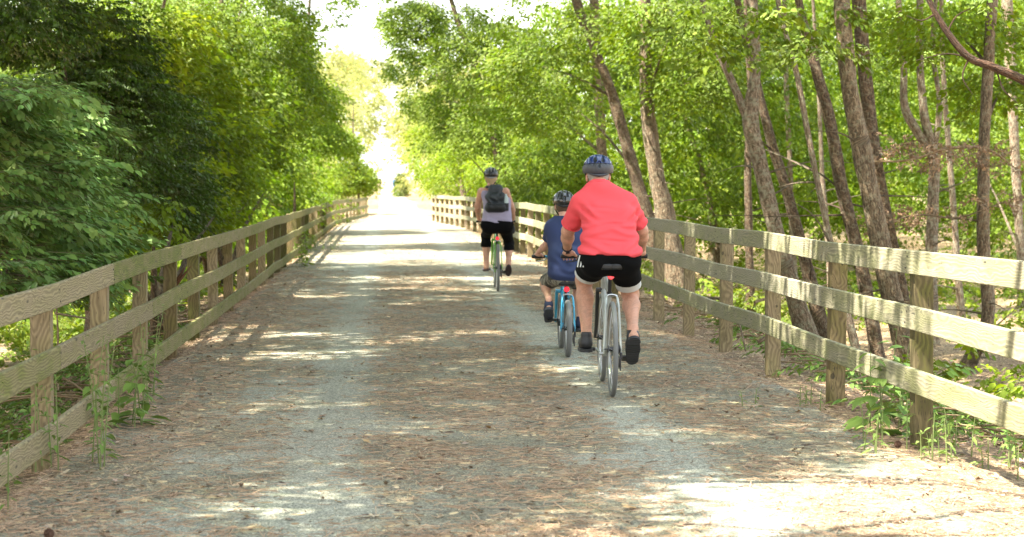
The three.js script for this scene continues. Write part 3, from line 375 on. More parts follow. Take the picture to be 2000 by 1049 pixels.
// ---------- masses that read as one: undergrowth, woods behind ----------
{
  const r = rngOf(500), cl = [], back = [], pale = [];
  for (let k = 0; k < 170; k++) { const d = mix(15, 62, r() ** 1.3), x = mix(4.6, 4 + d * 0.33, r()), s = 0.25 + 0.35 * r(); cl.push([x, groundY(x, -d) + s * 0.5, -d, s * 1.5, s, s * 1.5, d > 17 && d < 33 && x < 9 ? 1 : 9, 0.8 + 0.5 * r()]); }
  for (let k = 0; k < 260; k++) { const d = mix(28, 70, r() ** 1.2), x = mix(-2.9, -4.5 - d * 0.12, r()), s = 0.25 + 0.3 * r(); cl.push([x, groundY(x, -d) + s * 0.5, -d, s * 1.4, s, s * 1.4, 7, 0.75 + 0.4 * r()]); }
  crown(scene, 'undergrowth', cl, S_NEAR, M_LEAF, 501, { kind: 'stuff', tone: 0.3, warm: 0.2 }).forEach((m) => tag(m, 'leafy green undergrowth covering the woodland floor beyond both fences'));
  for (let k = 0; k < 420; k++) { const d = mix(44, 98, r()), x = mix(5.2, 6 + d * 0.3, r()), y = mix(0.2, 2.5 + d * 0.09, r()); back.push([x, y, -d, 1.5 + r(), 0.9 + 0.6 * r(), 1.5 + r(), 24, 0.85 + 0.4 * r()]); }
  for (let k = 0; k < 240; k++) { const d = mix(36, 100, r()), x = mix(-4, -5 - d * 0.2, r()) - (d > 70 ? 1.5 : 0), y = mix(0.2, 1.5 + d * 0.1, r()); back.push([x, y, -d, 1.4 + r(), 0.9 + 0.6 * r(), 1.4 + r(), 26, 0.85 + 0.4 * r()]); }
  for (let k = 0; k < 150; k++) { const d = mix(34, 84, r()), x = leftBack(d) - mix(0.9, 4, r()); back.push([x, groundY(x, -d) + mix(0.2, 3.2, r()), -d, 0.8 + 0.5 * r(), 0.6 + 0.4 * r(), 0.8 + 0.5 * r(), 14, 0.9 + 0.5 * r()]); }
  crown(scene, 'woodland', back, S_FAR, M_LEAF, 502, { kind: 'stuff', tone: 0.3, warm: 0.2, size: 0.8 }).forEach((m) => tag(m, 'green wall of woodland closing off the view behind the nearer trunks'));
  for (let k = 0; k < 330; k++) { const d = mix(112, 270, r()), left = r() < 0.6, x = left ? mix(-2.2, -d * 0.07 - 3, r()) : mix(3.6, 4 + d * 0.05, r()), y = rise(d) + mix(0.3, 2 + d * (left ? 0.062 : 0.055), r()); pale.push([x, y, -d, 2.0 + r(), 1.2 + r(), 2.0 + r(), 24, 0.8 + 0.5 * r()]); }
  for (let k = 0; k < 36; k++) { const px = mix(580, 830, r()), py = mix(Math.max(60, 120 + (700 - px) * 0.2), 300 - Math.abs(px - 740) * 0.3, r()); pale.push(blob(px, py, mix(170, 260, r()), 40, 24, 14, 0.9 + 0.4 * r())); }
  crown(scene, 'far_woodland', pale, S_FAR, M_PALE_GLARE, 503, { kind: 'stuff', tone: 0.35, warm: 0.2, size: 1.2 }).forEach((m) => tag(m, 'trees coloured pale for glare and haze closing the far end of the trail'));
}

// ---------- signed distance shapes, meshed by surface nets ----------
function netMesh(f, lo, hi, cell) {
  const nx = Math.ceil((hi[0] - lo[0]) / cell) + 1, ny = Math.ceil((hi[1] - lo[1]) / cell) + 1, nz = Math.ceil((hi[2] - lo[2]) / cell) + 1, F = new Float32Array(nx * ny * nz), id = new Int32Array(nx * ny * nz).fill(-1), P = [], I = [];
  const at3 = (i, j, k) => (k * ny + j) * nx + i;
  for (let k = 0; k < nz; k++) for (let j = 0; j < ny; j++) for (let i = 0; i < nx; i++) F[at3(i, j, k)] = f(lo[0] + i * cell, lo[1] + j * cell, lo[2] + k * cell);
  const E = [[0, 1], [2, 3], [4, 5], [6, 7], [0, 2], [1, 3], [4, 6], [5, 7], [0, 4], [1, 5], [2, 6], [3, 7]], v = new Float32Array(8);
  for (let k = 0; k < nz - 1; k++) for (let j = 0; j < ny - 1; j++) for (let i = 0; i < nx - 1; i++) {
    let m = 0; for (let c = 0; c < 8; c++) { v[c] = F[at3(i + (c & 1), j + (c >> 1 & 1), k + (c >> 2))]; if (v[c] < 0) m |= 1 << c; }
    if (!m || m === 255) continue;
    let n = 0, x = 0, y = 0, z = 0;
    for (const [a, b] of E) if ((v[a] < 0) !== (v[b] < 0)) { const t = v[a] / (v[a] - v[b]); x += mix(a & 1, b & 1, t); y += mix(a >> 1 & 1, b >> 1 & 1, t); z += mix(a >> 2, b >> 2, t); n++; }
    id[at3(i, j, k)] = P.length / 3; P.push(lo[0] + (i + x / n) * cell, lo[1] + (j + y / n) * cell, lo[2] + (k + z / n) * cell);
  }
  const quad = (a, b, c, d, flip) => { if (a < 0 || b < 0 || c < 0 || d < 0) return; flip ? I.push(a, c, b, a, d, c) : I.push(a, b, c, a, c, d); };
  for (let k = 1; k < nz - 1; k++) for (let j = 1; j < ny - 1; j++) for (let i = 1; i < nx - 1; i++) {
    const a = F[at3(i, j, k)] < 0;
    if (a !== F[at3(i + 1, j, k)] < 0) quad(id[at3(i, j - 1, k - 1)], id[at3(i, j, k - 1)], id[at3(i, j, k)], id[at3(i, j - 1, k)], !a);
    if (a !== F[at3(i, j + 1, k)] < 0) quad(id[at3(i - 1, j, k - 1)], id[at3(i - 1, j, k)], id[at3(i, j, k)], id[at3(i, j, k - 1)], !a);
    if (a !== F[at3(i, j, k + 1)] < 0) quad(id[at3(i - 1, j - 1, k)], id[at3(i, j - 1, k)], id[at3(i, j, k)], id[at3(i - 1, j, k)], !a);
  }
  const N = [], h = cell * 0.5, U = []; for (let q = 0; q < P.length; q += 3) { const [x, y, z] = [P[q], P[q + 1], P[q + 2]]; const a = f(x + h, y, z) - f(x - h, y, z), b = f(x, y + h, z) - f(x, y - h, z), c = f(x, y, z + h) - f(x, y, z - h), l = Math.hypot(a, b, c) || 1; N.push(a / l, b / l, c / l); U.push((x + z) * 3, y * 3); }
  const g = new THREE.BufferGeometry(); g.setAttribute('position', new THREE.Float32BufferAttribute(P, 3)); g.setAttribute('normal', new THREE.Float32BufferAttribute(N, 3)); g.setAttribute('uv', new THREE.Float32BufferAttribute(U, 2)); g.setIndex(I); return g;
}
const cap = (a, b, ra, rb = ra) => { const ax = a.x, ay = a.y, az = a.z, dx = b.x - ax, dy = b.y - ay, dz = b.z - az, ll = dx * dx + dy * dy + dz * dz || 1e-9; return (x, y, z) => { const px = x - ax, py = y - ay, pz = z - az, t = Math.min(1, Math.max(0, (px * dx + py * dy + pz * dz) / ll)); return Math.hypot(px - dx * t, py - dy * t, pz - dz * t) - (ra + (rb - ra) * t); }; };
const ell = (c, rx, ry, rz) => (x, y, z) => { const a = (x - c.x) / rx, b = (y - c.y) / ry, d = (z - c.z) / rz, k = Math.sqrt(a * a + b * b + d * d); return (k - 1) * Math.min(rx, ry, rz) * (0.6 + 0.4 * Math.min(1, k)); };
const smin = (a, b, k) => { const h = Math.max(k - Math.abs(a - b), 0) / k; return Math.min(a, b) - h * h * k * 0.25; };
const union = (list, k) => (x, y, z) => { let d = 1e9; for (const f of list) { const v = f(x, y, z); d = d > 1e8 ? v : v - d > k ? d : smin(d, v, k); } return d; };
const boundsOf = (pts, m) => { const b = new THREE.Box3().setFromPoints(pts).expandByScalar(m); return [b.min.toArray(), b.max.toArray()]; };
// ---------- materials of people and bicycles ----------
const mottle = pixelTex(256, 256, (x, y) => { const n = tileNoise(x / 24, y / 24, 11, 11, 91), m = tileNoise(x / 5, y / 5, 51, 51, 92), k = 0.86 + 0.1 * n + 0.1 * (m - 0.5) - (hash(x, y, 93) > 0.985 ? 0.12 : 0); return [k + 0.05, k - 0.04 * n, k - 0.05 * n]; });
const SKIN = phys({ name: 'skin', map: mottle, color: lin(0.60, 0.37, 0.25), roughness: 0.55, sheen: 0.2 }), SKIN2 = phys({ name: 'fair_skin', map: mottle, color: lin(0.66, 0.42, 0.30), roughness: 0.55 });
const weave = pixelTex(128, 128, (x, y) => { const v = 0.5 + 0.25 * Math.sin(x * 0.785) * Math.sin(y * 0.785) + 0.2 * (hash(x, y, 5) - 0.5); return [v, v, v]; }, false);
const cloth = (name, r, g, b, rough = 0.9, o = {}) => phys({ name, color: lin(r, g, b), roughness: rough, bumpMap: weave, bumpScale: 0.0006, ...o });
const C_RED = cloth('red_shirt', 0.74, 0.07, 0.085, 0.85), C_BLACK = cloth('black_cloth', 0.0035, 0.0035, 0.004, 0.95, { specularIntensity: 0.3 }), C_WHITE = cloth('white_lining', 0.62, 0.63, 0.62), C_NAVY = cloth('navy_shirt', 0.022, 0.034, 0.095), C_LILAC = cloth('lilac_top', 0.33, 0.29, 0.40), C_PACK = cloth('charcoal_nylon', 0.026, 0.032, 0.038, 0.55), C_PACKD = cloth('black_nylon', 0.009, 0.01, 0.012, 0.6);
const camo = pixelTex(128, 128, (x, y) => { const n = tileNoise(x / 12, y / 12, 11, 11, 61), m = tileNoise(x / 7, y / 9, 18, 14, 62); return n > 0.58 ? [0.24, 0.24, 0.22] : m > 0.56 ? [0.40, 0.38, 0.33] : [0.55, 0.53, 0.48]; }), C_CAMO = std({ name: 'camo_cloth', map: camo, roughness: 0.9 });
const RUBBER = std({ name: 'dusty_rubber', color: lin(0.17, 0.17, 0.165), roughness: 0.85 }), BLACKP = phys({ name: 'black_plastic', color: lin(0.006, 0.006, 0.007), roughness: 0.4 }), STEEL = std({ name: 'steel', color: lin(0.55, 0.56, 0.57), metalness: 1, roughness: 0.3 }), ALLOY = std({ name: 'silver_paint', color: lin(0.42, 0.45, 0.43), metalness: 0.15, roughness: 0.35 }), DARKM = std({ name: 'dark_metal', color: lin(0.06, 0.06, 0.065), metalness: 0.8, roughness: 0.4 });
const REDL = phys({ name: 'red_lens', color: lin(0.85, 0.02, 0.035), roughness: 0.25, clearcoat: 1, emissive: lin(0.25, 0.004, 0.01) }), EYEW = phys({ color: lin(0.75, 0.75, 0.73), roughness: 0.2 }), GREYH = std({ name: 'grey_hair', color: lin(0.30, 0.29, 0.27), roughness: 0.8 }), BROWNH = std({ name: 'brown_hair', color: lin(0.10, 0.06, 0.035), roughness: 0.7 }), BLONDE = std({ name: 'fair_hair', color: lin(0.38, 0.27, 0.15), roughness: 0.7 });
const paint = (name, r, g, b) => phys({ name, color: lin(r, g, b), roughness: 0.3, clearcoat: 0.8, clearcoatRoughness: 0.1 });

// ---------- bicycles: rear wheel touches the ground at the group's origin, forward is -z ----------
function bicycle(label, pos, turn, o) {
  const B = thing('bicycle', label, 'bicycle', pos); B.rotation.y = turn;
  const { R, tr, wb, cs, bb, seat, barY, barZ, barW, crank, angle, paint: M, fork: FM, scale: k = 1, steer = 0 } = o, A = V(0, R, 0), C = V(0, bb, -cs), F = V(0, R, -wb), S = V(0, seat, -cs + (seat - bb) * 0.31), H2 = V(0, 2 * R + 0.035, -wb + (R + 0.035) * 0.33 + 0.02), H1 = H2.clone().add(V(0, 0.15 * k, 0.05 * k)), T = C.clone().lerp(S, o.tube ?? 0.66);
  const w = (c, name, rear) => {
    const W = new THREE.Group(); W.name = name; W.position.copy(c); B.add(W); if (!rear) W.rotation.y = steer;
    part('tyre', new THREE.TorusGeometry(R - tr, tr, 12, 64).rotateY(Math.PI / 2), RUBBER, W);
    part('rim', new THREE.LatheGeometry([[R - 2.1 * tr, -0.010], [R - 2.6 * tr - 0.006, -0.009], [R - 2.6 * tr - 0.018, 0], [R - 2.6 * tr - 0.006, 0.009], [R - 2.1 * tr, 0.010]].map((p) => new THREE.Vector2(...p)), 64).rotateZ(Math.PI / 2), STEEL, W);
    const n = o.spokes ?? 28, sp = [], rr = R - 2.6 * tr - 0.012; for (let i = 0; i < n; i++) { const a = i / n * 6.283, b = a + (i % 4 < 2 ? 0.75 : -0.75), sx = i & 1 ? 0.028 : -0.028; sp.push(bar(V(sx, Math.sin(b) * 0.022, Math.cos(b) * 0.022), V(0, Math.sin(a) * rr, Math.cos(a) * rr), 0.0012, 4)); }
    part('spokes', sp, STEEL, W); part('hub', [bar(V(-0.035, 0, 0), V(0.035, 0, 0), 0.018, 12), bar(V(-0.06, 0, 0), V(0.06, 0, 0), 0.006, 8), bar(V(-0.032, 0, 0), V(-0.026, 0, 0), 0.027, 14), bar(V(0.026, 0, 0), V(0.032, 0, 0), 0.027, 14)], DARKM, W);
    if (rear) part('cassette', [0, 1, 2, 3, 4, 5].map((i) => new THREE.CylinderGeometry(0.052 - i * 0.006, 0.052 - i * 0.006, 0.002, 24).rotateZ(Math.PI / 2).translate(0.036 + i * 0.004, 0, 0)), DARKM, W);
    return W;
  };
  w(A, 'wheel', true); w(F, 'wheel', false);
  const st = [-1, 1].flatMap((s) => [limb([T.clone().add(V(s * 0.012, -0.02, 0.015)), V(s * (tr + 0.022), 2 * R + 0.02, 0.0 - (cs - 0.2) * 0.25), V(s * 0.062, R, 0)], [0.009, 0.009, 0.008], 8, 10), limb([C.clone().add(V(s * 0.02, 0, 0)), V(s * (tr + 0.018), R * 0.6 + bb * 0.4, -cs * 0.55), V(s * 0.062, R, 0)], [0.011, 0.011, 0.008], 8, 10), box(0.006, 0.05, 0.035, s * 0.062, R, 0, 0.002)]);
  part('frame', [bar(H1, T.clone().lerp(C, 0.04), 0.016 * k, 12), bar(H2, C, 0.021 * k, 12), bar(C, T, 0.016 * k, 12), bar(H2.clone().lerp(H1, -0.1), H1.clone().lerp(H2, -0.15), 0.021 * k, 14), bar(C.clone().add(V(-0.036, 0, 0)), C.clone().add(V(0.036, 0, 0)), 0.021, 14), ...st], M, B);
  const fy = H2.clone(); part('fork', [...[-1, 1].flatMap((s) => [limb([fy.clone().add(V(s * (tr + 0.028), 0, 0)), V(s * (tr + 0.03), R + 0.12, -wb + 0.055), V(s * 0.056, R, -wb)], [0.016 * k, 0.015 * k, 0.011], 10, 12)]), box(2 * tr + 0.08, 0.035, 0.04, fy.x, fy.y, fy.z, 0.008)], FM ?? M, B);
  part('seat_post', [bar(T.clone().lerp(C, 0.1), S.clone().add(V(0, -0.03, 0)), 0.0135, 12), bar(T.clone().lerp(S, -0.03), T.clone().lerp(S, 0.05), 0.02, 12)], DARKM, B);
  const sh = new THREE.Shape(); sh.moveTo(-0.018, -0.15); sh.bezierCurveTo(-0.02, -0.03, -0.04, 0, -0.075 * k, 0.09); sh.bezierCurveTo(-0.08 * k, 0.14, -0.03, 0.135, 0, 0.125); sh.bezierCurveTo(0.03, 0.135, 0.08 * k, 0.14, 0.075 * k, 0.09); sh.bezierCurveTo(0.04, 0, 0.02, -0.03, 0.018, -0.15); sh.quadraticCurveTo(0, -0.165, -0.018, -0.15);
  part('saddle', [new THREE.ExtrudeGeometry(sh, { depth: 0.018, bevelThickness: 0.014, bevelSize: 0.012, bevelSegments: 4, curveSegments: 10 }).rotateX(Math.PI / 2).translate(S.x, S.y, S.z), bar(S.clone().add(V(-0.02, -0.03, -0.08)), S.clone().add(V(-0.02, -0.035, 0.06)), 0.004, 6), bar(S.clone().add(V(0.02, -0.03, -0.08)), S.clone().add(V(0.02, -0.035, 0.06)), 0.004, 6)], BLACKP, B);
  const hb = new THREE.Group(); hb.name = 'handlebar'; hb.position.set(0, barY, barZ); hb.rotation.y = steer; B.add(hb);
  part('bar', [limb([V(-barW / 2, 0, 0.045), V(-barW * 0.3, 0.0, 0.02), V(0, -0.02, 0), V(barW * 0.3, 0, 0.02), V(barW / 2, 0, 0.045)], [0.011, 0.011, 0.014, 0.011, 0.011], 10, 24), bar(V(0, -0.02, 0), V(0, H1.y + 0.03 - barY, H1.z - barZ), 0.016, 10), bar(V(0, H1.y + 0.03 - barY, H1.z - barZ), V(0, H1.y - barY, H1.z - barZ), 0.018, 10)], FM ?? DARKM, hb);
  for (const s of [-1, 1]) { part('grip', bar(V(s * (barW / 2 - 0.11), 0, 0.04), V(s * (barW / 2 + 0.012), 0, 0.046), 0.0165, 12), BLACKP, hb); part('brake_lever', limb([V(s * (barW / 2 - 0.13), -0.01, 0.02), V(s * (barW / 2 - 0.11), -0.035, -0.02), V(s * (barW / 2 - 0.03), -0.05, -0.035)], [0.008, 0.006, 0.004], 7, 8), o.lever ?? DARKM, hb); part('brake_cable', limb([V(s * (barW / 2 - 0.13), -0.01, 0.01), V(s * 0.1, 0.02, -0.1), V(0, -0.12, -0.03)], [0.0025, 0.0025, 0.0025], 5, 12), BLACKP, hb); }
  const ca = angle, cv = V(0, Math.sin(ca) * crank, -Math.cos(ca) * crank), pr = C.clone().add(V(0.075, 0, 0)).sub(cv), pl = C.clone().add(V(-0.075, 0, 0)).add(cv);
  part('crank', [bar(C.clone().add(V(0.06, 0, 0)), pr, 0.011, 8), bar(C.clone().add(V(-0.06, 0, 0)), pl, 0.011, 8), bar(C.clone().add(V(-0.065, 0, 0)), C.clone().add(V(0.065, 0, 0)), 0.011, 10)], o.crankMat ?? STEEL, B);
  part('chainring', [new THREE.TorusGeometry(0.085 * k, 0.004, 6, 40).rotateY(Math.PI / 2).translate(0.05, C.y, C.z), ...[0, 1, 2, 3, 4].map((i) => bar(V(0.05, C.y, C.z), V(0.05, C.y + Math.sin(i * 1.257) * 0.083 * k, C.z + Math.cos(i * 1.257) * 0.083 * k), 0.007, 6))], DARKM, B);
  part('chain', [bar(V(0.05, C.y + 0.087 * k, C.z), V(0.046, R + 0.045, 0), 0.004, 5), limb([V(0.05, C.y - 0.087 * k, C.z), V(0.048, R - 0.11, -0.02), V(0.046, R - 0.13, 0.03), V(0.046, R - 0.05, 0.03)], [0.004, 0.004, 0.004, 0.004], 5, 14)], DARKM, B);
  part('rear_derailleur', [box(0.018, 0.05, 0.03, 0.062, R - 0.05, 0.01, 0.004), box(0.01, 0.09, 0.03, 0.056, R - 0.11, 0.02, 0.004)], DARKM, B);
  for (const [p, s] of [[pr, 1], [pl, -1]]) { const q = part('pedal', [box(0.085, 0.02, 0.075, s * 0.055, 0, 0, 0.006), bar(V(0, 0, 0), V(s * 0.09, 0, 0), 0.006, 6)], o.pedalMat ?? BLACKP, B); q.position.copy(p); q.rotation.x = s > 0 ? -0.5 : 0.1; }
  part('rear_brake', [limb([V(-tr - 0.02, 2 * R - 0.045, -0.05), V(-tr - 0.02, 2 * R + 0.03, -0.08), V(0, 2 * R + 0.045, -0.08), V(tr + 0.02, 2 * R + 0.03, -0.08), V(tr + 0.02, 2 * R - 0.045, -0.05)], [0.006, 0.008, 0.007, 0.008, 0.006], 7, 16)], STEEL, B);
  const lp = T.clone().lerp(S, o.lightAt ?? 0.6).add(V(0.004, 0, 0.02)), L = part('tail_light', new THREE.CylinderGeometry(0.025, 0.023, 0.02, 20).rotateX(Math.PI / 2).translate(0, 0, 0.012), REDL, B); L.position.copy(lp); part('light_body', new THREE.CylinderGeometry(0.026, 0.026, 0.014, 18).rotateX(Math.PI / 2), BLACKP, L);
  B.userData.at = { C, S, pl, pr, T, bar: V(0, barY, barZ) };
  return B;
}
// ---------- riders ----------
function frameAt(pos, turn) { const m = new THREE.Matrix4().makeRotationY(turn).setPosition(...pos), inv = m.clone().invert(); return (px, py, zl) => { const a = at(px, py, 10).applyMatrix4(inv), b = at(px, py, 20).applyMatrix4(inv); return a.lerp(b, (zl - a.z) / (b.z - a.z)); }; }
function knee(h, a, l1, l2, out = 0) { const d = a.clone().sub(h), L = Math.min(d.length(), l1 + l2 - 0.005), t = (l1 * l1 - l2 * l2 + L * L) / (2 * L), w = Math.sqrt(Math.max(0, l1 * l1 - t * t)), u = d.normalize(), f = V(out, 0, -1).addScaledVector(u, u.z - out * u.x).normalize(); return h.clone().addScaledVector(u, t).addScaledVector(f, w); }
// fingers closed round a grip: returns joints as tapered capsules; s = -1 left, 1 right
function handCaps(w, g, s, k) {
  const out = [], palm = g.clone().add(V(-s * 0.005, 0.026 * k, 0.03 * k)); out.push(cap(w, palm, 0.026 * k, 0.024 * k), cap(palm.clone().add(V(-0.028 * k, 0, 0)), palm.clone().add(V(0.028 * k, -0.003, 0)), 0.019 * k));
  const fing = []; [[-0.033, 0.92], [-0.011, 1.05], [0.011, 1], [0.033, 0.8]].forEach(([x, l]) => { const a = palm.clone().add(V(x * k, 0.004, -0.012 * k)), b = g.clone().add(V(x * 1.05 * k, 0.026 * k, -0.022 * k * l)), c = g.clone().add(V(x * 1.05 * k, -0.004, -0.036 * k * l)), e = g.clone().add(V(x * k, -0.026 * k, -0.014 * k)); fing.push(cap(a, b, 0.0098 * k, 0.0092 * k), cap(b, c, 0.0092 * k, 0.0085 * k), cap(c, e, 0.0085 * k, 0.0075 * k)); });
  const ta = palm.clone().add(V(-s * 0.036 * k, -0.006, 0.004)), tb = g.clone().add(V(-s * 0.058 * k, 0.002, 0.012)), tc = g.clone().add(V(-s * 0.062 * k, -0.016, -0.018)); fing.push(cap(ta, tb, 0.012 * k, 0.0105 * k), cap(tb, tc, 0.0105 * k, 0.0085 * k));
  return [union(out, 0.02 * k), ...fing];
}
function headShape(c, k, yaw = 0) {  // c = middle of the skull
  const at2 = (x, y, z) => V(x * Math.cos(yaw) + z * Math.sin(yaw), y, -x * Math.sin(yaw) + z * Math.cos(yaw)).multiplyScalar(k).add(c);
  const skull = union([ell(at2(0, 0.015, 0.012), 0.077 * k, 0.1 * k, 0.097 * k), ell(at2(0, -0.055, -0.025), 0.058 * k, 0.07 * k, 0.068 * k), cap(at2(-0.02, -0.1, -0.062), at2(0.02, -0.1, -0.062), 0.022 * k), cap(at2(0, -0.008, -0.09), at2(0, -0.045, -0.108), 0.009 * k, 0.014 * k), cap(at2(-0.035, 0.012, -0.082), at2(0.035, 0.012, -0.082), 0.012 * k), cap(at2(-0.018, -0.072, -0.087), at2(0.018, -0.072, -0.087), 0.009 * k)], 0.025 * k);
  const ears = union([-1, 1].map((s) => ell(at2(s * 0.082, -0.022, 0.012), 0.013 * k, 0.033 * k, 0.02 * k)), 0.005);
  const eyes = [-1, 1].map((s) => at2(s * 0.031, -0.008, -0.079)), mouth = cap(at2(-0.022, -0.079, -0.098), at2(0.022, -0.079, -0.098), 0.0035 * k);
  return { f: (x, y, z) => { let d = Math.min(skull(x, y, z), ears(x, y, z)); for (const e of eyes) d = Math.max(d, 0.011 * k - Math.hypot(x - e.x, y - e.y, z - e.z)); return Math.max(d, -mouth(x, y, z)); }, eyes, k, c, at2 };
}
function person(label, pos, turn, o) {
  const P = thing('person', label, 'person', pos); P.rotation.y = turn; const k = o.k;
  const { pelvis, chest, neck, head, sh, el, wr, grip, hip, kn, an, toe, heel } = o.j, Hd = headShape(head, o.hk ?? 1, o.yaw ?? 0);
  const L = [0, 1], limbs = L.flatMap((i) => [cap(sh[i], el[i], 0.052 * k * o.arm, 0.041 * k * o.arm), cap(el[i].clone().lerp(sh[i], 0.02), el[i].clone().lerp(wr[i], 0.35), 0.041 * k * o.arm, 0.042 * k * o.arm), cap(el[i].clone().lerp(wr[i], 0.35), wr[i], 0.042 * k * o.arm, 0.027 * k * o.arm)]);
  const legs = L.flatMap((i) => { const calf = kn[i].clone().lerp(an[i], 0.32).add(V(0, 0, 0.018 * k)); return [cap(hip[i], kn[i], 0.088 * k * o.leg, 0.058 * k * o.leg), cap(kn[i], calf, 0.052 * k * o.leg, 0.056 * k * o.leg), cap(calf, an[i], 0.056 * k * o.leg, 0.033 * k * o.leg), cap(an[i], heel[i], 0.034 * k, 0.03 * k), cap(heel[i], toe[i], 0.032 * k, 0.026 * k)]; });
  const torso = o.torso(o.j), nk = cap(neck, head.clone().add(V(0, -0.04, 0.02)), 0.062 * k * (o.neckW ?? 1), 0.055 * k * (o.neckW ?? 1));
  const inner = union([...torso.map((f) => (x, y, z) => f(x, y, z) + 0.02), ...limbs, ...legs, nk], 0.035 * k), all = (x, y, z) => Math.min(smin(inner(x, y, z), Hd.f(x, y, z), 0.02), 9);
  const pts = [pelvis, neck, ...sh, ...el, ...wr, ...hip, ...kn, ...an, ...toe, ...heel], [lo, hi] = boundsOf([...pts, head.clone().add(V(0, 0.1, 0))], 0.16), geos = [];
  // the trunk and limbs on one grid, head and hands on finer ones that overlap it
  geos.push(netMesh((x, y, z) => inner(x, y, z), lo, hi, 0.013 * k)); { const [a, b] = boundsOf([head], 0.155 * (o.hk ?? 1)); geos.push(netMesh((x, y, z) => smin(Hd.f(x, y, z), Math.max(nk(x, y, z), a[1] + 0.02 - y), 0.02), a, b, 0.0048)); }
  for (const i of L) { const hc = handCaps(wr[i], grip[i], i ? 1 : -1, (o.hand ?? 1) * k), hf = (x, y, z) => { let d = 1e9; for (const f of hc) d = smin(d, f(x, y, z), 0.004); return d; }, [a, b] = boundsOf([wr[i], grip[i]], 0.075 * k); geos.push(netMesh(hf, a, b, 0.0042)); }
  part('body', geos, o.skin, P);
  part('eyes', Hd.eyes.map((e) => new THREE.SphereGeometry(0.0115 * Hd.k, 12, 10).translate(e.x, e.y, e.z + 0.002)), EYEW, P);
  P.userData.parts = { Hd, torso, limbs, legs, nk }; return P;
}
// a garment: distance field f cut by half spaces [point, outward normal], with soft folds
function garment(P, name, f, pts, m, mat, cuts, folds, cell, label) {
  const [lo, hi] = boundsOf(pts, m), g = (x, y, z) => { let d = f(x, y, z) + (folds ? folds(x, y, z) : 0); for (const [c, n] of cuts) d = Math.max(d, (x - c.x) * n.x + (y - c.y) * n.y + (z - c.z) * n.z); return d; };
  const q = part(name, netMesh(g, lo, hi, cell), mat, P); if (label) tag(q, label); return q;
}
function shoe(P, heel, toe, mat, sole, k, label) {
  const u = toe.clone().sub(heel), L = u.length(), g = new THREE.Group(); g.name = 'shoe'; g.position.copy(heel); g.quaternion.setFromRotationMatrix(new THREE.Matrix4().lookAt(V(), u, V(0, 1, 0))); P.add(g); if (label) tag(g, label);  // shoe's -z runs to the toe
  const f = union([cap(V(0, 0.028, 0.0), V(0, 0.03, -L * 0.4), 0.042 * k, 0.043 * k), cap(V(0, 0.02, -L * 0.4), V(0.004, 0.008, -L * 0.95), 0.044 * k, 0.038 * k), cap(V(0, 0.03, 0.005), V(0, 0.088 * k, 0.002), 0.036 * k, 0.039 * k)], 0.03), fl = (x, y, z) => Math.max(f(x, y, z), -0.012 - y, y - 0.108 * k);
  part('upper', netMesh(fl, [-0.09, -0.05, -L - 0.1], [0.09, 0.16, 0.1], 0.007), mat, g);
  const s2 = (x, y, z) => Math.max(Math.min(f(x, Math.max(y, 0.005), z), 9) - 0.006, Math.abs(y + 0.024) - 0.013) + (Math.abs(((z * 40) % 1 + 1) % 1 - 0.5) < 0.12 && y < -0.03 ? 0.004 : 0);
  part('sole', netMesh(s2, [-0.09, -0.06, -L - 0.1], [0.09, 0.02, 0.1], 0.006), sole, g);
  const ls = []; for (let i = 0; i < 4; i++) { const z = -L * (0.32 + i * 0.1), y = 0.068 - i * 0.008; ls.push(bar(V(-0.022, y * k, z), V(0.022, y * k, z - 0.008), 0.003, 5)); } part('laces', ls, C_WHITE, g); return g;
}
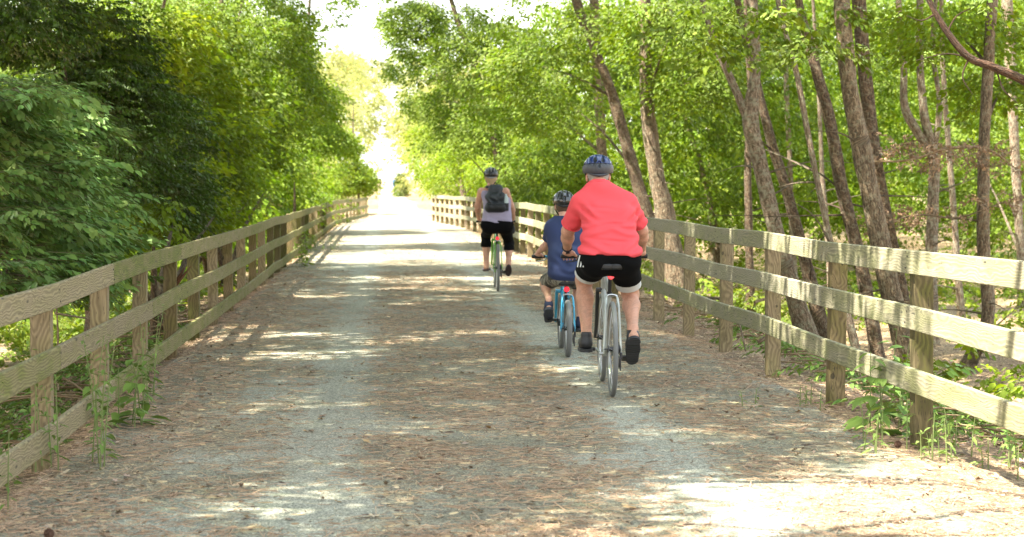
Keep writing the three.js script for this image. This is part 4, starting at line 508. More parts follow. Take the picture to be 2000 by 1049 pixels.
function helmet(P, c, k, tilt, shell, trim, style) {
  const H = new THREE.Group(); H.name = 'helmet'; H.position.copy(c); H.rotation.x = tilt; P.add(H);
  const out = ell(V(0, 0, 0), 0.112 * k, 0.108 * k, 0.142 * k), inn = ell(V(0, -0.012, 0), 0.094 * k, 0.094 * k, 0.122 * k), slots = [];
  for (const x of [-0.066, -0.024, 0.024, 0.066]) for (const [z0, z1, h] of [[0.035, 0.115, 0.115], [-0.095, -0.025, 0.115]]) { const hh = h - Math.abs(x) * 0.45; slots.push(cap(V(x * k, hh * k * 1.02, z0 * k), V(x * 1.15 * k, (hh - (z0 > 0 ? 0.06 : 0.03)) * k, z1 * k), 0.0125 * k, 0.014 * k)); }
  for (const x of [-0.045, 0, 0.045]) slots.push(cap(V(x * k, 0.035 * k, 0.13 * k), V(x * 1.25 * k, 0.0, 0.14 * k), 0.013 * k, 0.011 * k));
  for (const s of [-1, 1]) slots.push(cap(V(s * 0.105 * k, 0.04 * k, 0.05 * k), V(s * 0.112 * k, 0.02 * k, 0.0), 0.013 * k), cap(V(s * 0.11 * k, 0.03 * k, -0.03 * k), V(s * 0.1 * k, 0.02 * k, -0.08 * k), 0.012 * k));
  const vent = union(slots, 0.004), shellF = (x, y, z) => Math.max(out(x, y, z), -inn(x, y, z), -vent(x, y, z), -0.03 * k - y - (z > 0 ? z * 0.1 : 0)), b = 0.16 * k;
  part('shell', netMesh((x, y, z) => Math.max(shellF(x, y, z), 0.028 * k - y - (style === 'band' ? 0 : 1)), [-b, -b, -b], [b, b, b], 0.0052 * k), shell, H);
  if (style === 'band') part('rear_band', netMesh((x, y, z) => Math.max(shellF(x, y, z) - 0.003, y - 0.026 * k), [-b, -b, -b], [b, b, b], 0.0052 * k), trim, H);
  part('liner', netMesh((x, y, z) => Math.max(ell(V(0, -0.006, 0), 0.1 * k, 0.098 * k, 0.128 * k)(x, y, z), -ell(V(0, -0.012, 0), 0.088 * k, 0.088 * k, 0.116 * k)(x, y, z), -0.03 * k - y), [-b, -b, -b], [b, b, b], 0.008 * k), BLACKP, H);
  if (style === 'stripes') for (const x of [-0.045, 0, 0.045]) part('pale_stripe', limb([V(x * k, 0.035 * k, 0.138 * k - Math.abs(x) * 0.3 * k), V(x * k, 0.085 * k, 0.095 * k), V(x * 0.9 * k, 0.112 * k - Math.abs(x) * 0.35 * k, 0.02 * k), V(x * 0.8 * k, 0.1 * k, -0.06 * k)], [0.006, 0.008, 0.008, 0.005], 8, 18), trim, H);
  for (const s of [-1, 1]) part('strap', limb([V(s * 0.095 * k, -0.02 * k, 0.02), V(s * 0.085 * k, -0.08 * k, -0.01), V(s * 0.04 * k, -0.14 * k, -0.06 * k), V(0, -0.148 * k, -0.065 * k)], [0.006, 0.006, 0.006, 0.006], 5, 12), BLACKP, H);
  part('cradle', limb([V(-0.09 * k, -0.02 * k, 0.03 * k), V(-0.05 * k, -0.05 * k, 0.105 * k), V(0, -0.058 * k, 0.118 * k), V(0.05 * k, -0.05 * k, 0.105 * k), V(0.09 * k, -0.02 * k, 0.03 * k)], [0.008, 0.01, 0.014, 0.01, 0.008], 8, 20), trim, H);
  return H;
}
const wrinkle = (list, sc = 1) => (x, y, z) => { let d = 0; for (const [cx, cy, rx, ry, f, a, sl] of list) { const u = (x - cx) / rx, v = (y - cy) / ry, w = u * u + v * v; if (w < 4) d += a * Math.exp(-w) * Math.sin((y - cy + sl * (x - cx)) * f + 2 * noise2(x * 9, y * 9, 3)); } return d * sc + 0.003 * (noise3(x * 14 + 50, y * 14 + 50, z * 14 + 50) - 0.5); };
const UP = V(0, 1, 0), DOWN = V(0, -1, 0), PAIR = [0, 1];

// ---------- man in red ----------
{
  const pos = [1.645, 0, -13.58], turn = -0.045, J = frameAt(pos, turn);
  const B = bicycle('silver bicycle with black fork and red tail light ridden by the adult in red', pos, turn, { R: 0.345, tr: 0.018, wb: 1.06, cs: 0.43, bb: 0.275, seat: 0.945, barY: 0.985, barZ: -0.9, barW: 0.64, crank: 0.17, angle: 0.12, paint: ALLOY, fork: phys({ color: lin(0.02, 0.02, 0.022), roughness: 0.35, clearcoat: 0.5 }), pedalMat: DARKM, tube: 0.68, lightAt: 0.62 }), q = B.userData.at; delete B.userData.at;
  const hip = [V(-0.1, 0.985, -0.24), V(0.1, 0.985, -0.24)], an = [V(-0.155, 0.40, -0.50), V(0.165, 0.475, -0.2)], heel = [V(-0.16, 0.34, -0.475), V(0.165, 0.425, -0.14)], toe = [V(-0.17, 0.325, -0.66), V(0.16, 0.255, -0.27)];
  const j = { pelvis: V(0, 1.0, -0.22), chest: V(0, 1.32, -0.40), neck: J(1170, 362, -0.5), head: J(1168, 341, -0.6), sh: [J(1134, 399, -0.47), J(1226, 399, -0.47)], el: [J(1109, 452, -0.62), J(1253, 450, -0.62)], wr: [V(-0.285, 1.035, -0.835), V(0.29, 1.035, -0.835)], grip: [V(-0.275, 0.985, -0.862), V(0.278, 0.985, -0.862)], hip, an, heel, toe, kn: [knee(hip[0], an[0], 0.44, 0.44, -0.16), knee(hip[1], an[1], 0.44, 0.44, 0.12)] };
  const torso = () => [cap(V(-0.09, 1.0, -0.21), V(0.09, 1.0, -0.21), 0.112), cap(V(-0.085, 1.13, -0.29), V(0.085, 1.13, -0.29), 0.122), cap(V(-0.085, 1.28, -0.38), V(0.085, 1.28, -0.38), 0.115), cap(j.sh[0].clone().add(V(0.06, -0.02, 0)), j.sh[1].clone().add(V(-0.06, -0.02, 0)), 0.085), cap(j.sh[0].clone().add(V(0.015, 0.02, 0)), j.neck.clone().add(V(-0.03, -0.035, 0)), 0.06, 0.07), cap(j.sh[1].clone().add(V(-0.015, 0.02, 0)), j.neck.clone().add(V(0.03, -0.035, 0)), 0.06, 0.07)];
  const P = person('adult in a red shirt and black shorts on the silver bicycle, seen from behind', pos, turn, { k: 1, arm: 1.08, leg: 1.1, skin: SKIN, j, torso, hk: 1.0 }), pt = P.userData.parts; delete P.userData.parts;
  const sl = PAIR.map((i) => cap(j.sh[i], j.el[i].clone().lerp(j.sh[i], -0.05), 0.076, 0.072)), e0 = PAIR.map((i) => j.sh[i].clone().lerp(j.el[i], 0.8));
  const body = union(pt.torso.map((f) => (x, y, z) => f(x, y, z) - 0.01), 0.07), fold = wrinkle([[-0.16, 1.06, 0.12, 0.07, 75, 0.013, 0.5], [0.17, 1.06, 0.1, 0.07, 70, 0.013, -0.6], [-0.12, 1.2, 0.14, 0.05, 90, 0.009, -0.25], [0.13, 1.2, 0.14, 0.05, 85, 0.009, 0.3], [0, 1.01, 0.25, 0.035, 95, 0.011, 0.05], [-0.17, 1.32, 0.08, 0.07, 70, 0.011, 0.8], [0.2, 1.3, 0.08, 0.07, 70, 0.011, -0.8], [-0.08, 1.36, 0.1, 0.03, 130, 0.005, 0.15], [0.05, 1.24, 0.12, 0.03, 150, 0.004, -0.1], [0, 1.12, 0.14, 0.03, 140, 0.005, 0.1]]);
  const shirtF = (x, y, z) => { let d = body(x, y, z); d -= 0.024 * step(1.12, 1.03, y); d = Math.max(d, 1.012 - 0.03 * x - y + 0.006 * Math.sin(x * 30)); for (const i of PAIR) { const n = j.el[i].clone().sub(j.sh[i]).normalize(), s = Math.max(sl[i](x, y, z), (x - e0[i].x) * n.x + (y - e0[i].y) * n.y + (z - e0[i].z) * n.z); d = smin(d, s, 0.04); } return d; };
  const nd = j.head.clone().sub(j.neck).normalize();
  garment(P, 'shirt', shirtF, [j.pelvis, ...j.sh, ...e0, j.neck], 0.2, C_RED, [[j.neck.clone().addScaledVector(nd, 0.012), nd]], fold, 0.0085);
  for (const i of PAIR) { const n = j.el[i].clone().sub(j.sh[i]).normalize(), m = part('sleeve_hem', new THREE.TorusGeometry(0.0745, 0.0035, 6, 36), C_RED, P); m.position.copy(e0[i]).addScaledVector(n, -0.012); m.quaternion.setFromUnitVectors(V(0, 0, 1), n); }
  part('collar', new THREE.TorusGeometry(0.066, 0.007, 8, 32).rotateX(Math.PI / 2 - 0.35).translate(j.neck.x, j.neck.y + 0.008, j.neck.z + 0.0), C_RED, P);
  const hem = PAIR.map((i) => j.hip[i].clone().lerp(j.kn[i], 0.62)), shorts = (inf, to) => { const a = cap(V(-0.09, 1.0, -0.215), V(0.09, 1.0, -0.215), 0.132 + inf), b = PAIR.map((i) => [cap(j.hip[i].clone().add(V(0, -0.01, 0.02)), j.kn[i], 0.108 + inf, 0.1 + inf), j.hip[i].clone().lerp(j.kn[i], to), j.kn[i].clone().sub(j.hip[i]).normalize().add(V(0, -0.8, 0)).normalize()]); return (x, y, z) => { let d = a(x, y, z); for (const [f, c, n] of b) d = smin(d, Math.max(f(x, y, z), (x - c.x) * n.x + (y - c.y) * n.y + (z - c.z) * n.z), 0.05); return d; }; };
  garment(P, 'shorts', shorts(0.004, 0.55), [j.pelvis, ...hem], 0.2, C_BLACK, [[V(0, 1.03, 0), UP]], wrinkle([[0, 0.95, 0.2, 0.1, 50, 0.004, 0.4]]), 0.009);
  garment(P, 'shorts_lining', shorts(-0.006, 0.74), [j.pelvis, ...hem], 0.2, C_WHITE, [[V(0, 0.96, 0), UP]], null, 0.009, 'white lining hem showing below the black shorts');
  for (let i = 0; i < 3; i++) part('side_stripe', limb([[1133 + i * 6, 499], [1130 + i * 6, 510], [1128 + i * 5.5, 522]].map(([x, y]) => J(x, y, -0.175 - i * -0.012)), [0.006, 0.006, 0.005], 6, 8), C_WHITE, P);
  part('hair', netMesh((x, y, z) => Math.max(ell(pt.Hd.at2(0, 0.012, 0.018), 0.083, 0.103, 0.1)(x, y, z), -0.05 - (z - j.head.z) - 0.3 * (y - j.head.y), (j.head.y - 0.088) - y, Math.max(0, 1) * (y - j.head.y - 0.02)), ...boundsOf([j.head], 0.13), 0.006), GREYH, P);
  helmet(P, j.head.clone().add(V(0, 0.042, 0.0)), 1.02, -0.1, phys({ name: 'navy_helmet', color: lin(0.012, 0.03, 0.13), roughness: 0.3, clearcoat: 0.6 }), phys({ name: 'grey_band', color: lin(0.045, 0.05, 0.06), roughness: 0.45 }), 'band');
  const wv = j.wr[0].clone().sub(j.el[0]).normalize(); const watch = part('wristwatch', [new THREE.TorusGeometry(0.034, 0.0075, 8, 24), box(0.03, 0.035, 0.012, 0, 0.036, 0, 0.003)], BLACKP, P); watch.position.copy(j.wr[0]).addScaledVector(wv, -0.03); watch.quaternion.setFromUnitVectors(V(0, 0, 1), wv);
  const SH = phys({ name: 'black_shoe', color: lin(0.02, 0.02, 0.023), roughness: 0.45 }), SO = std({ name: 'dark_sole', color: lin(0.03, 0.03, 0.032), roughness: 0.7 });
  for (const i of PAIR) shoe(P, heel[i].clone().add(V(0, -0.02, 0)), toe[i], SH, SO, 1.05);
}
// ---------- child in navy ----------
{
  const pos = [1.629, 0, -16.74], turn = -0.03, J = frameAt(pos, turn), K = 0.74, blue = paint('blue_paint', 0.03, 0.32, 0.52);
  const B = bicycle("child's small blue bicycle with fat tyres just ahead of the silver one", pos, turn, { R: 0.256, tr: 0.024, wb: 0.9, cs: 0.36, bb: 0.265, seat: 0.665, barY: 0.875, barZ: -0.66, barW: 0.56, crank: 0.135, angle: 2.72, paint: blue, fork: blue, tube: 0.6, scale: 0.9, lightAt: 0.55, spokes: 20, lever: STEEL, crankMat: DARKM }), q = B.userData.at; delete B.userData.at;
  const pl = q.pl, pr = q.pr, hip = [V(-0.07, 0.72, -0.2), V(0.07, 0.72, -0.2)], foot = [pl.clone().add(V(-0.065, 0, 0)), pr.clone().add(V(0.06, 0, 0))];
  const heel = [foot[0].clone().add(V(-0.02, 0.125, 0.075)), foot[1].clone().add(V(0, 0.05, 0.11))], toe = [foot[0].clone().add(V(-0.02, 0.01, -0.05)), foot[1].clone().add(V(0, 0.035, -0.05))], an = heel.map((h) => h.clone().add(V(0, 0.065, -0.02)));
  const j = { pelvis: V(0, 0.73, -0.18), chest: V(0, 1.0, -0.3), neck: J(1102, 424, -0.36), head: J(1101, 400, -0.42), sh: [J(1079, 444, -0.35), J(1128, 444, -0.35)], el: [J(1068, 478, -0.46), J(1139, 478, -0.46)], wr: [V(-0.235, 0.915, -0.585), V(0.235, 0.915, -0.585)], grip: [V(-0.235, 0.875, -0.617), V(0.235, 0.875, -0.617)], hip, an, heel, toe, kn: [knee(hip[0], an[0], 0.31, 0.32, -0.25), knee(hip[1], an[1], 0.31, 0.32, 0.1)] };
  const torso = () => [cap(V(-0.06, 0.74, -0.18), V(0.06, 0.74, -0.18), 0.095), cap(V(-0.06, 0.88, -0.24), V(0.06, 0.88, -0.24), 0.095), cap(V(-0.06, 1.03, -0.31), V(0.06, 1.03, -0.31), 0.095), cap(j.sh[0].clone().add(V(0.03, -0.02, 0)), j.sh[1].clone().add(V(-0.03, -0.02, 0)), 0.062), cap(j.sh[0], j.neck, 0.04, 0.04), cap(j.sh[1], j.neck, 0.04, 0.04)];
  const P = person('child in a navy shirt and patterned shorts on the small blue bicycle', pos, turn, { k: K, arm: 1.05, leg: 1.0, skin: SKIN2, j, torso, hk: 0.9, hand: 1.05 }), pt = P.userData.parts; delete P.userData.parts;
  const sl = PAIR.map((i) => cap(j.sh[i], j.el[i], 0.062, 0.058)), e0 = PAIR.map((i) => j.sh[i].clone().lerp(j.el[i], 0.72)), body = union(pt.torso.map((f) => (x, y, z) => f(x, y, z) - 0.016), 0.08);
  const shirtF = (x, y, z) => { let d = Math.max(body(x, y, z), 0.66 - y); for (const i of PAIR) { const n = j.el[i].clone().sub(j.sh[i]).normalize(), s = Math.max(sl[i](x, y, z), (x - e0[i].x) * n.x + (y - e0[i].y) * n.y + (z - e0[i].z) * n.z); d = smin(d, s, 0.03); } return d; };
  garment(P, 'shirt', shirtF, [j.pelvis, ...j.sh, ...e0, j.neck], 0.17, C_NAVY, [[j.neck.clone().add(V(0, 0.012, 0)), UP]], wrinkle([[-0.05, 0.85, 0.1, 0.08, 60, 0.007, 0.9], [0.06, 0.83, 0.1, 0.08, 60, 0.007, -0.8], [0, 0.74, 0.15, 0.05, 80, 0.005, 0.2], [0.05, 0.98, 0.08, 0.06, 70, 0.004, -0.7]]), 0.0085);
  const b = PAIR.map((i) => [cap(j.hip[i], j.kn[i], 0.085, 0.075), j.hip[i].clone().lerp(j.kn[i], 0.8), j.kn[i].clone().sub(j.hip[i]).normalize().add(V(0, -0.6, 0)).normalize()]), pel = cap(V(-0.06, 0.73, -0.18), V(0.06, 0.73, -0.18), 0.105);
  garment(P, 'shorts', (x, y, z) => { let d = pel(x, y, z); for (const [f, c, n] of b) d = smin(d, Math.max(f(x, y, z), (x - c.x) * n.x + (y - c.y) * n.y + (z - c.z) * n.z), 0.04); return d; }, [j.pelvis, ...j.hip, ...j.kn], 0.14, C_CAMO, [[V(0, 0.78, 0), UP]], null, 0.009);
  part('hair', netMesh((x, y, z) => Math.max(ell(pt.Hd.at2(0, 0.005, 0.016), 0.076, 0.094, 0.092)(x, y, z), -0.04 - (z - j.head.z) - 0.3 * (y - j.head.y), (j.head.y - 0.07) - y, y - j.head.y - 0.02), ...boundsOf([j.head], 0.12), 0.006), BROWNH, P);
  helmet(P, j.head.clone().add(V(0, 0.035, 0)), 0.9, -0.05, phys({ name: 'black_helmet', color: lin(0.012, 0.012, 0.014), roughness: 0.18, clearcoat: 1 }), BLACKP, 'plain');
  const SH = cloth('navy_shoe', 0.03, 0.04, 0.08), SO = std({ name: 'grey_navy_sole', color: lin(0.05, 0.055, 0.07), roughness: 0.7 });
  for (const i of PAIR) shoe(P, heel[i].clone().add(V(0, -0.015, 0)), toe[i].clone().add(V(0, 0, -0.03)), SH, SO, 0.86);
}
// ---------- woman with the backpack ----------
{
  const pos = [1.638, 0, -27.3], turn = -0.025, J = frameAt(pos, turn), green = paint('green_paint', 0.14, 0.42, 0.035);
  const B = bicycle('lime green bicycle farthest ahead, ridden by the person with the backpack', pos, turn, { R: 0.345, tr: 0.02, wb: 1.08, cs: 0.44, bb: 0.285, seat: 0.9, barY: 1.0, barZ: -0.86, barW: 0.56, crank: 0.165, angle: 0.1, paint: green, tube: 0.55, lightAt: 0.5, spokes: 24 }), q = B.userData.at; delete B.userData.at;
  part('handlebar_bag', netMesh(union([cap(V(0.25, 0.85, -0.84), V(0.25, 0.90, -0.84), 0.04)], 0.02), [0.15, 0.75, -0.95], [0.35, 1.0, -0.72], 0.01), C_PACKD, B);
  const hip = [V(-0.11, 0.94, -0.22), V(0.11, 0.94, -0.22)], heel = [V(-0.15, 0.33, -0.47), V(0.165, 0.385, -0.18)], toe = [V(-0.165, 0.315, -0.65), V(0.165, 0.27, -0.33)], an = heel.map((h) => h.clone().add(V(0, 0.06, -0.02)));
  const j = { pelvis: V(0, 0.96, -0.2), chest: V(0, 1.3, -0.28), neck: J(959, 361, -0.32), head: J(959, 346, -0.36), sh: [J(940, 374, -0.3), J(988, 374, -0.3)], el: [J(933, 402, -0.46), J(998, 402, -0.46)], wr: [V(-0.26, 1.05, -0.77), V(0.26, 1.05, -0.77)], grip: [V(-0.235, 1.0, -0.817), V(0.235, 1.0, -0.817)], hip, an, heel, toe, kn: [knee(hip[0], an[0], 0.42, 0.42, -0.1), knee(hip[1], an[1], 0.42, 0.42, 0.15)] };
  const torso = () => [cap(V(-0.115, 0.96, -0.2), V(0.115, 0.96, -0.2), 0.12), cap(V(-0.09, 1.12, -0.22), V(0.09, 1.12, -0.22), 0.115), cap(V(-0.085, 1.28, -0.27), V(0.085, 1.28, -0.27), 0.115), cap(j.sh[0].clone().add(V(0.06, -0.03, 0)), j.sh[1].clone().add(V(-0.06, -0.03, 0)), 0.075), cap(j.sh[0].clone().add(V(0.02, 0, 0)), j.neck, 0.045, 0.045), cap(j.sh[1].clone().add(V(-0.02, 0, 0)), j.neck, 0.045, 0.045)];
  const P = person('adult in lilac tank top and black leggings on the green bicycle', pos, turn, { k: 0.97, arm: 1.12, leg: 1.12, skin: SKIN2, j, torso, hk: 0.95, neckW: 0.85 }), pt = P.userData.parts; delete P.userData.parts;
  const body = union(pt.torso.slice(0, 4).map((f) => (x, y, z) => f(x, y, z) - 0.006), 0.08);
  garment(P, 'tank_top', (x, y, z) => Math.max(body(x, y, z), 0.985 - y, Math.abs(x - j.neck.x) - (y > 1.36 ? 0.145 : 0.3)), [j.pelvis, ...j.sh, j.neck], 0.17, C_LILAC, [[V(0, 1.46, 0), UP]], wrinkle([[0.05, 1.02, 0.2, 0.05, 70, 0.005, 0.3]]), 0.01);
  const lg = union([cap(V(-0.115, 0.96, -0.2), V(0.115, 0.96, -0.2), 0.128), ...pt.legs.filter((_, i) => i % 5 < 3).map((f) => (x, y, z) => f(x, y, z) - 0.006)], 0.05), cf = PAIR.map((i) => j.kn[i].clone().lerp(j.an[i], 0.42));
  garment(P, 'leggings', (x, y, z) => Math.max(lg(x, y, z), (x < 0 ? cf[0].y : cf[1].y) - y), [j.pelvis, ...j.hip, ...j.kn, ...cf], 0.15, C_BLACK, [[V(0, 1.03, 0), UP]], null, 0.011);
  part('hair', netMesh((x, y, z) => Math.max(union([ell(pt.Hd.at2(0, -0.01, 0.02), 0.08, 0.1, 0.098), cap(pt.Hd.at2(0, -0.06, 0.075), pt.Hd.at2(0, -0.1, 0.09), 0.03, 0.02)], 0.03)(x, y, z), -0.03 - (z - j.head.z) - 0.3 * (y - j.head.y), y - j.head.y - 0.02), ...boundsOf([j.head], 0.15), 0.007), BLONDE, P);
  helmet(P, j.head.clone().add(V(0, 0.04, 0)), 0.96, -0.05, phys({ name: 'black_helmet', color: lin(0.008, 0.009, 0.011), roughness: 0.3, clearcoat: 0.4 }), phys({ name: 'pale_trim', color: lin(0.22, 0.22, 0.23), roughness: 0.4 }), 'stripes');
  const SO = std({ name: 'brown_sole', color: lin(0.05, 0.03, 0.035), roughness: 0.8 }), ST = std({ name: 'sandal_strap', color: lin(0.35, 0.30, 0.38), roughness: 0.7 });
  for (const i of PAIR) { const g = new THREE.Group(); g.name = 'sandal'; g.position.copy(heel[i]).add(V(0, -0.03, 0)); g.quaternion.setFromRotationMatrix(new THREE.Matrix4().lookAt(V(), toe[i].clone().sub(heel[i]), UP)); P.add(g); const s = new THREE.Shape(); s.absellipse(0, 0.085, 0.043, 0.135, 0, 6.283); part('sole', new THREE.ExtrudeGeometry(s, { depth: 0.018, bevelThickness: 0.004, bevelSize: 0.004, bevelSegments: 2, curveSegments: 20 }).rotateX(-Math.PI / 2).translate(0, -0.018, 0), SO, g); part('strap', limb([V(-0.042, 0, -0.09), V(-0.02, 0.05, -0.11), V(0.02, 0.05, -0.11), V(0.042, 0, -0.09)], [0.008, 0.009, 0.009, 0.008], 6, 14), ST, g); }
  // the backpack on her back is a thing of its own
  const K = thing('backpack', 'charcoal backpack with a pale bottle in its side pocket on the lilac tank top', 'backpack', pos); K.rotation.y = turn;
  const c = J(968, 388, -0.12), f0 = union([cap(c.clone().add(V(-0.085, -0.13, 0)), c.clone().add(V(0.085, -0.13, 0)), 0.075), cap(c.clone().add(V(-0.08, 0.02, -0.02)), c.clone().add(V(0.08, 0.02, -0.02)), 0.075), cap(c.clone().add(V(-0.045, 0.14, -0.05)), c.clone().add(V(0.045, 0.14, -0.05)), 0.065)], 0.05), fw = wrinkle([[c.x - 0.06, c.y - 0.02, 0.1, 0.09, 70, 0.008, 0.9], [c.x + 0.07, c.y + 0.05, 0.1, 0.09, 60, 0.007, -1]]);
  part('pack_body', netMesh((x, y, z) => f0(x, y, z) + fw(x, y, z), ...boundsOf([c], 0.27), 0.009), C_PACK, K);
  part('front_pocket', netMesh((x, y, z) => Math.max(cap(c.clone().add(V(-0.075, -0.12, 0.035)), c.clone().add(V(0.075, -0.12, 0.035)), 0.068)(x, y, z) + fw(x, y, z), y - c.y + 0.075), ...boundsOf([c], 0.25), 0.009), C_PACKD, K);
  part('zip', limb([c.clone().add(V(-0.12, -0.04, 0.03)), c.clone().add(V(-0.07, 0.06, 0.055)), c.clone().add(V(0, 0.1, 0.05)), c.clone().add(V(0.07, 0.06, 0.055)), c.clone().add(V(0.12, -0.04, 0.03))], [0.004, 0.004, 0.004, 0.004, 0.004], 6, 20), C_PACKD, K);
  part('handle', limb([c.clone().add(V(-0.03, 0.2, -0.05)), c.clone().add(V(0, 0.235, -0.04)), c.clone().add(V(0.03, 0.2, -0.05))], [0.008, 0.008, 0.008], 6, 10), C_PACKD, K);
  for (const s of [-1, 1]) part('shoulder_strap', limb([c.clone().add(V(s * 0.06, 0.16, -0.08)), j.sh[s < 0 ? 0 : 1].clone().add(V(-s * 0.075, 0.065, 0.02)), j.sh[s < 0 ? 0 : 1].clone().add(V(-s * 0.07, -0.02, -0.11)), c.clone().add(V(s * 0.14, -0.1, -0.24)), c.clone().add(V(s * 0.13, -0.15, -0.05))], [0.018, 0.02, 0.018, 0.012, 0.01], 7, 24), C_PACKD, K);
  const bt = c.clone().add(V(0.15, -0.09, 0)); part('bottle', new THREE.LatheGeometry([[0, -0.1], [0.034, -0.1], [0.036, -0.09], [0.036, 0.05], [0.03, 0.08], [0.016, 0.095], [0.016, 0.12], [0, 0.12]].map((p) => new THREE.Vector2(...p)), 20).translate(bt.x, bt.y + 0.04, bt.z), phys({ color: lin(0.42, 0.5, 0.5), roughness: 0.25 }), K);
  part('side_pocket', new THREE.CylinderGeometry(0.042, 0.04, 0.11, 16).translate(bt.x, bt.y - 0.03, bt.z), C_PACKD, K);
}

// ---------- weeds, sticks, fallen leaves and other small things ----------
function weed(label, x, d, stalks, h, o = {}) {
  const W = thing('weed', label, 'weed', [x, groundY(x, -d), -d], o.group), r = rngOf(Math.round(x * 100 + d * 37 + h * 11)), mats = [], cols = [], q = new THREE.Quaternion(), e = new THREE.Euler(), st = [];
  for (let i = 0; i < stalks; i++) {
    const bx = (r() - 0.5) * (o.wide ?? 0.3), bz = (r() - 0.5) * (o.wide ?? 0.3), H = h * (0.55 + 0.5 * r()), lx = (r() - 0.5) * 0.3 * H, lz = (r() - 0.5) * 0.3 * H, b = V(bx, -0.02, bz), m = V(bx + lx * 0.4, H * 0.55, bz + lz * 0.4), t = V(bx + lx, H, bz + lz);
    st.push(limb([b, m, t], [0.0045, 0.0035, 0.002], 5, 6));
    const n = Math.max(4, Math.round(H * 1.2 * (o.leaves ?? 26))), cv = new THREE.CatmullRomCurve3([b, m, t]);
    for (let k = 0; k < n; k++) { const u = 0.12 + 0.88 * k / (n - 1), p = cv.getPoint(u), a = k * 2.4 + r(); e.set((r() - 0.5) * 0.4, a, (o.up ?? 0.25) - 0.5 * r(), 'YXZ'); q.setFromEuler(e); mats.push(new THREE.Matrix4().compose(p, q, V().setScalar(0.88 * (o.size ?? 1) * mix(1.15, 0.5, u) * (0.8 + 0.4 * r())))); const s = 0.8 + 0.45 * r(); cols.push(lin(1.15 * s * (o.tint?.[0] ?? 1), s * (o.tint?.[1] ?? 1), s * (o.tint?.[2] ?? 1))); }
  }
  for (const g of st) part('stalk', g, M_STALK, W); copies('leaves', o.shape ?? LEAF_ONE, M_HERB, mats, cols, W, 'stuff'); return W;
}
const M_STALK = std({ color: lin(0.16, 0.2, 0.06), roughness: 0.8 });
const LEAF_ONE = sprig(901, { n: 1, twig: 0.02, len: 0.11, wid: 0.3, flat: 0.1, fine: true, stem: false }), LEAF_BROAD = sprig(902, { n: 1, twig: 0.03, len: 0.15, wid: 0.46, flat: 0.1, fine: true, stem: false });
weed('tall leafy weed with narrow leaves before the foot of the nearest left post', -1.72, 10.35, 9, 0.72, { wide: 0.42 });
weed('weed with broader leaves climbing in front of the second left post', -1.68, 12.05, 6, 0.62, { wide: 0.3, shape: LEAF_BROAD, size: 0.8 });
weed('small single weed standing on the litter beside the lowest left board', -1.58, 12.9, 2, 0.42, { wide: 0.06 });
weed('feathery weed in the bottom left corner outside the fence', -2.0, 9.2, 8, 0.75, { wide: 0.5, leaves: 34, size: 0.7 });
weed('thin weed growing through the middle left boards by the third post', -1.74, 13.9, 4, 0.65, { wide: 0.15, size: 0.8 });
weed('bright yellow green weed clump under the far left fence', -1.5, 36, 7, 0.7, { wide: 0.3, shape: LEAF_BROAD, size: 0.7, tint: [1.5, 1.3, 0.6] });
weed('low bright grass like clump beyond the yellow green weed on the left verge', -1.4, 45, 14, 0.4, { wide: 0.7, size: 0.9, tint: [1.2, 1.2, 0.6] });
weed('plant with large oval leaves behind the right fence between the two nearest posts', 3.35, 12.3, 6, 0.62, { wide: 0.5, shape: LEAF_BROAD, leaves: 16, size: 1.05, tint: [0.9, 1, 1.1] });
weed('broad leaved plant with an upright tip beside the nearest right post', 3.02, 11.55, 3, 0.55, { wide: 0.14, shape: LEAF_BROAD, leaves: 20, size: 1 });
weed('sunlit pale weed sprawling at the foot of the nearest right post', 3.05, 10.75, 14, 0.3, { wide: 0.7, tint: [1.1, 1.05, 1] });
weed('sunlit low weeds in the lower right corner past the nearest right post', 3.55, 10.3, 26, 0.26, { wide: 1.1, leaves: 30, tint: [1.1, 1.05, 1] });
weed('small green sprout on the litter left of the second right post', 2.72, 12.9, 7, 0.14, { wide: 0.6, leaves: 50, size: 0.6 });
// ground plants behind the right fence, each a small rosette; one mass
{
  const r = rngOf(610), cl = [];
  for (let k = 0; k < 75; k++) { const d = mix(9.5, 24, r()), x = mix(3.5, 4.2 + d * 0.1, r()), s = 0.16 + 0.16 * r(); cl.push([x, groundY(x, -d) + s * 0.4, -d, s * 1.5, s * 0.5, s * 1.5, 5, 0.9 + 0.3 * r()]); }
  for (let k = 0; k < 60; k++) { const d = mix(9, 24, r()), x = mix(-2.15, -3, r()), s = 0.14 + 0.16 * r(); cl.push([x, groundY(x, -d) + s * 0.4, -d, s * 1.5, s * 0.6, s * 1.5, 5, 0.8 + 0.3 * r()]); }
  tag(crown(scene, 'ground_cover', cl, S_HERB, M_HERB, 611, { kind: 'stuff', warm: 0.15 })[0], 'small green plants scattered along the foot of both fences');
}
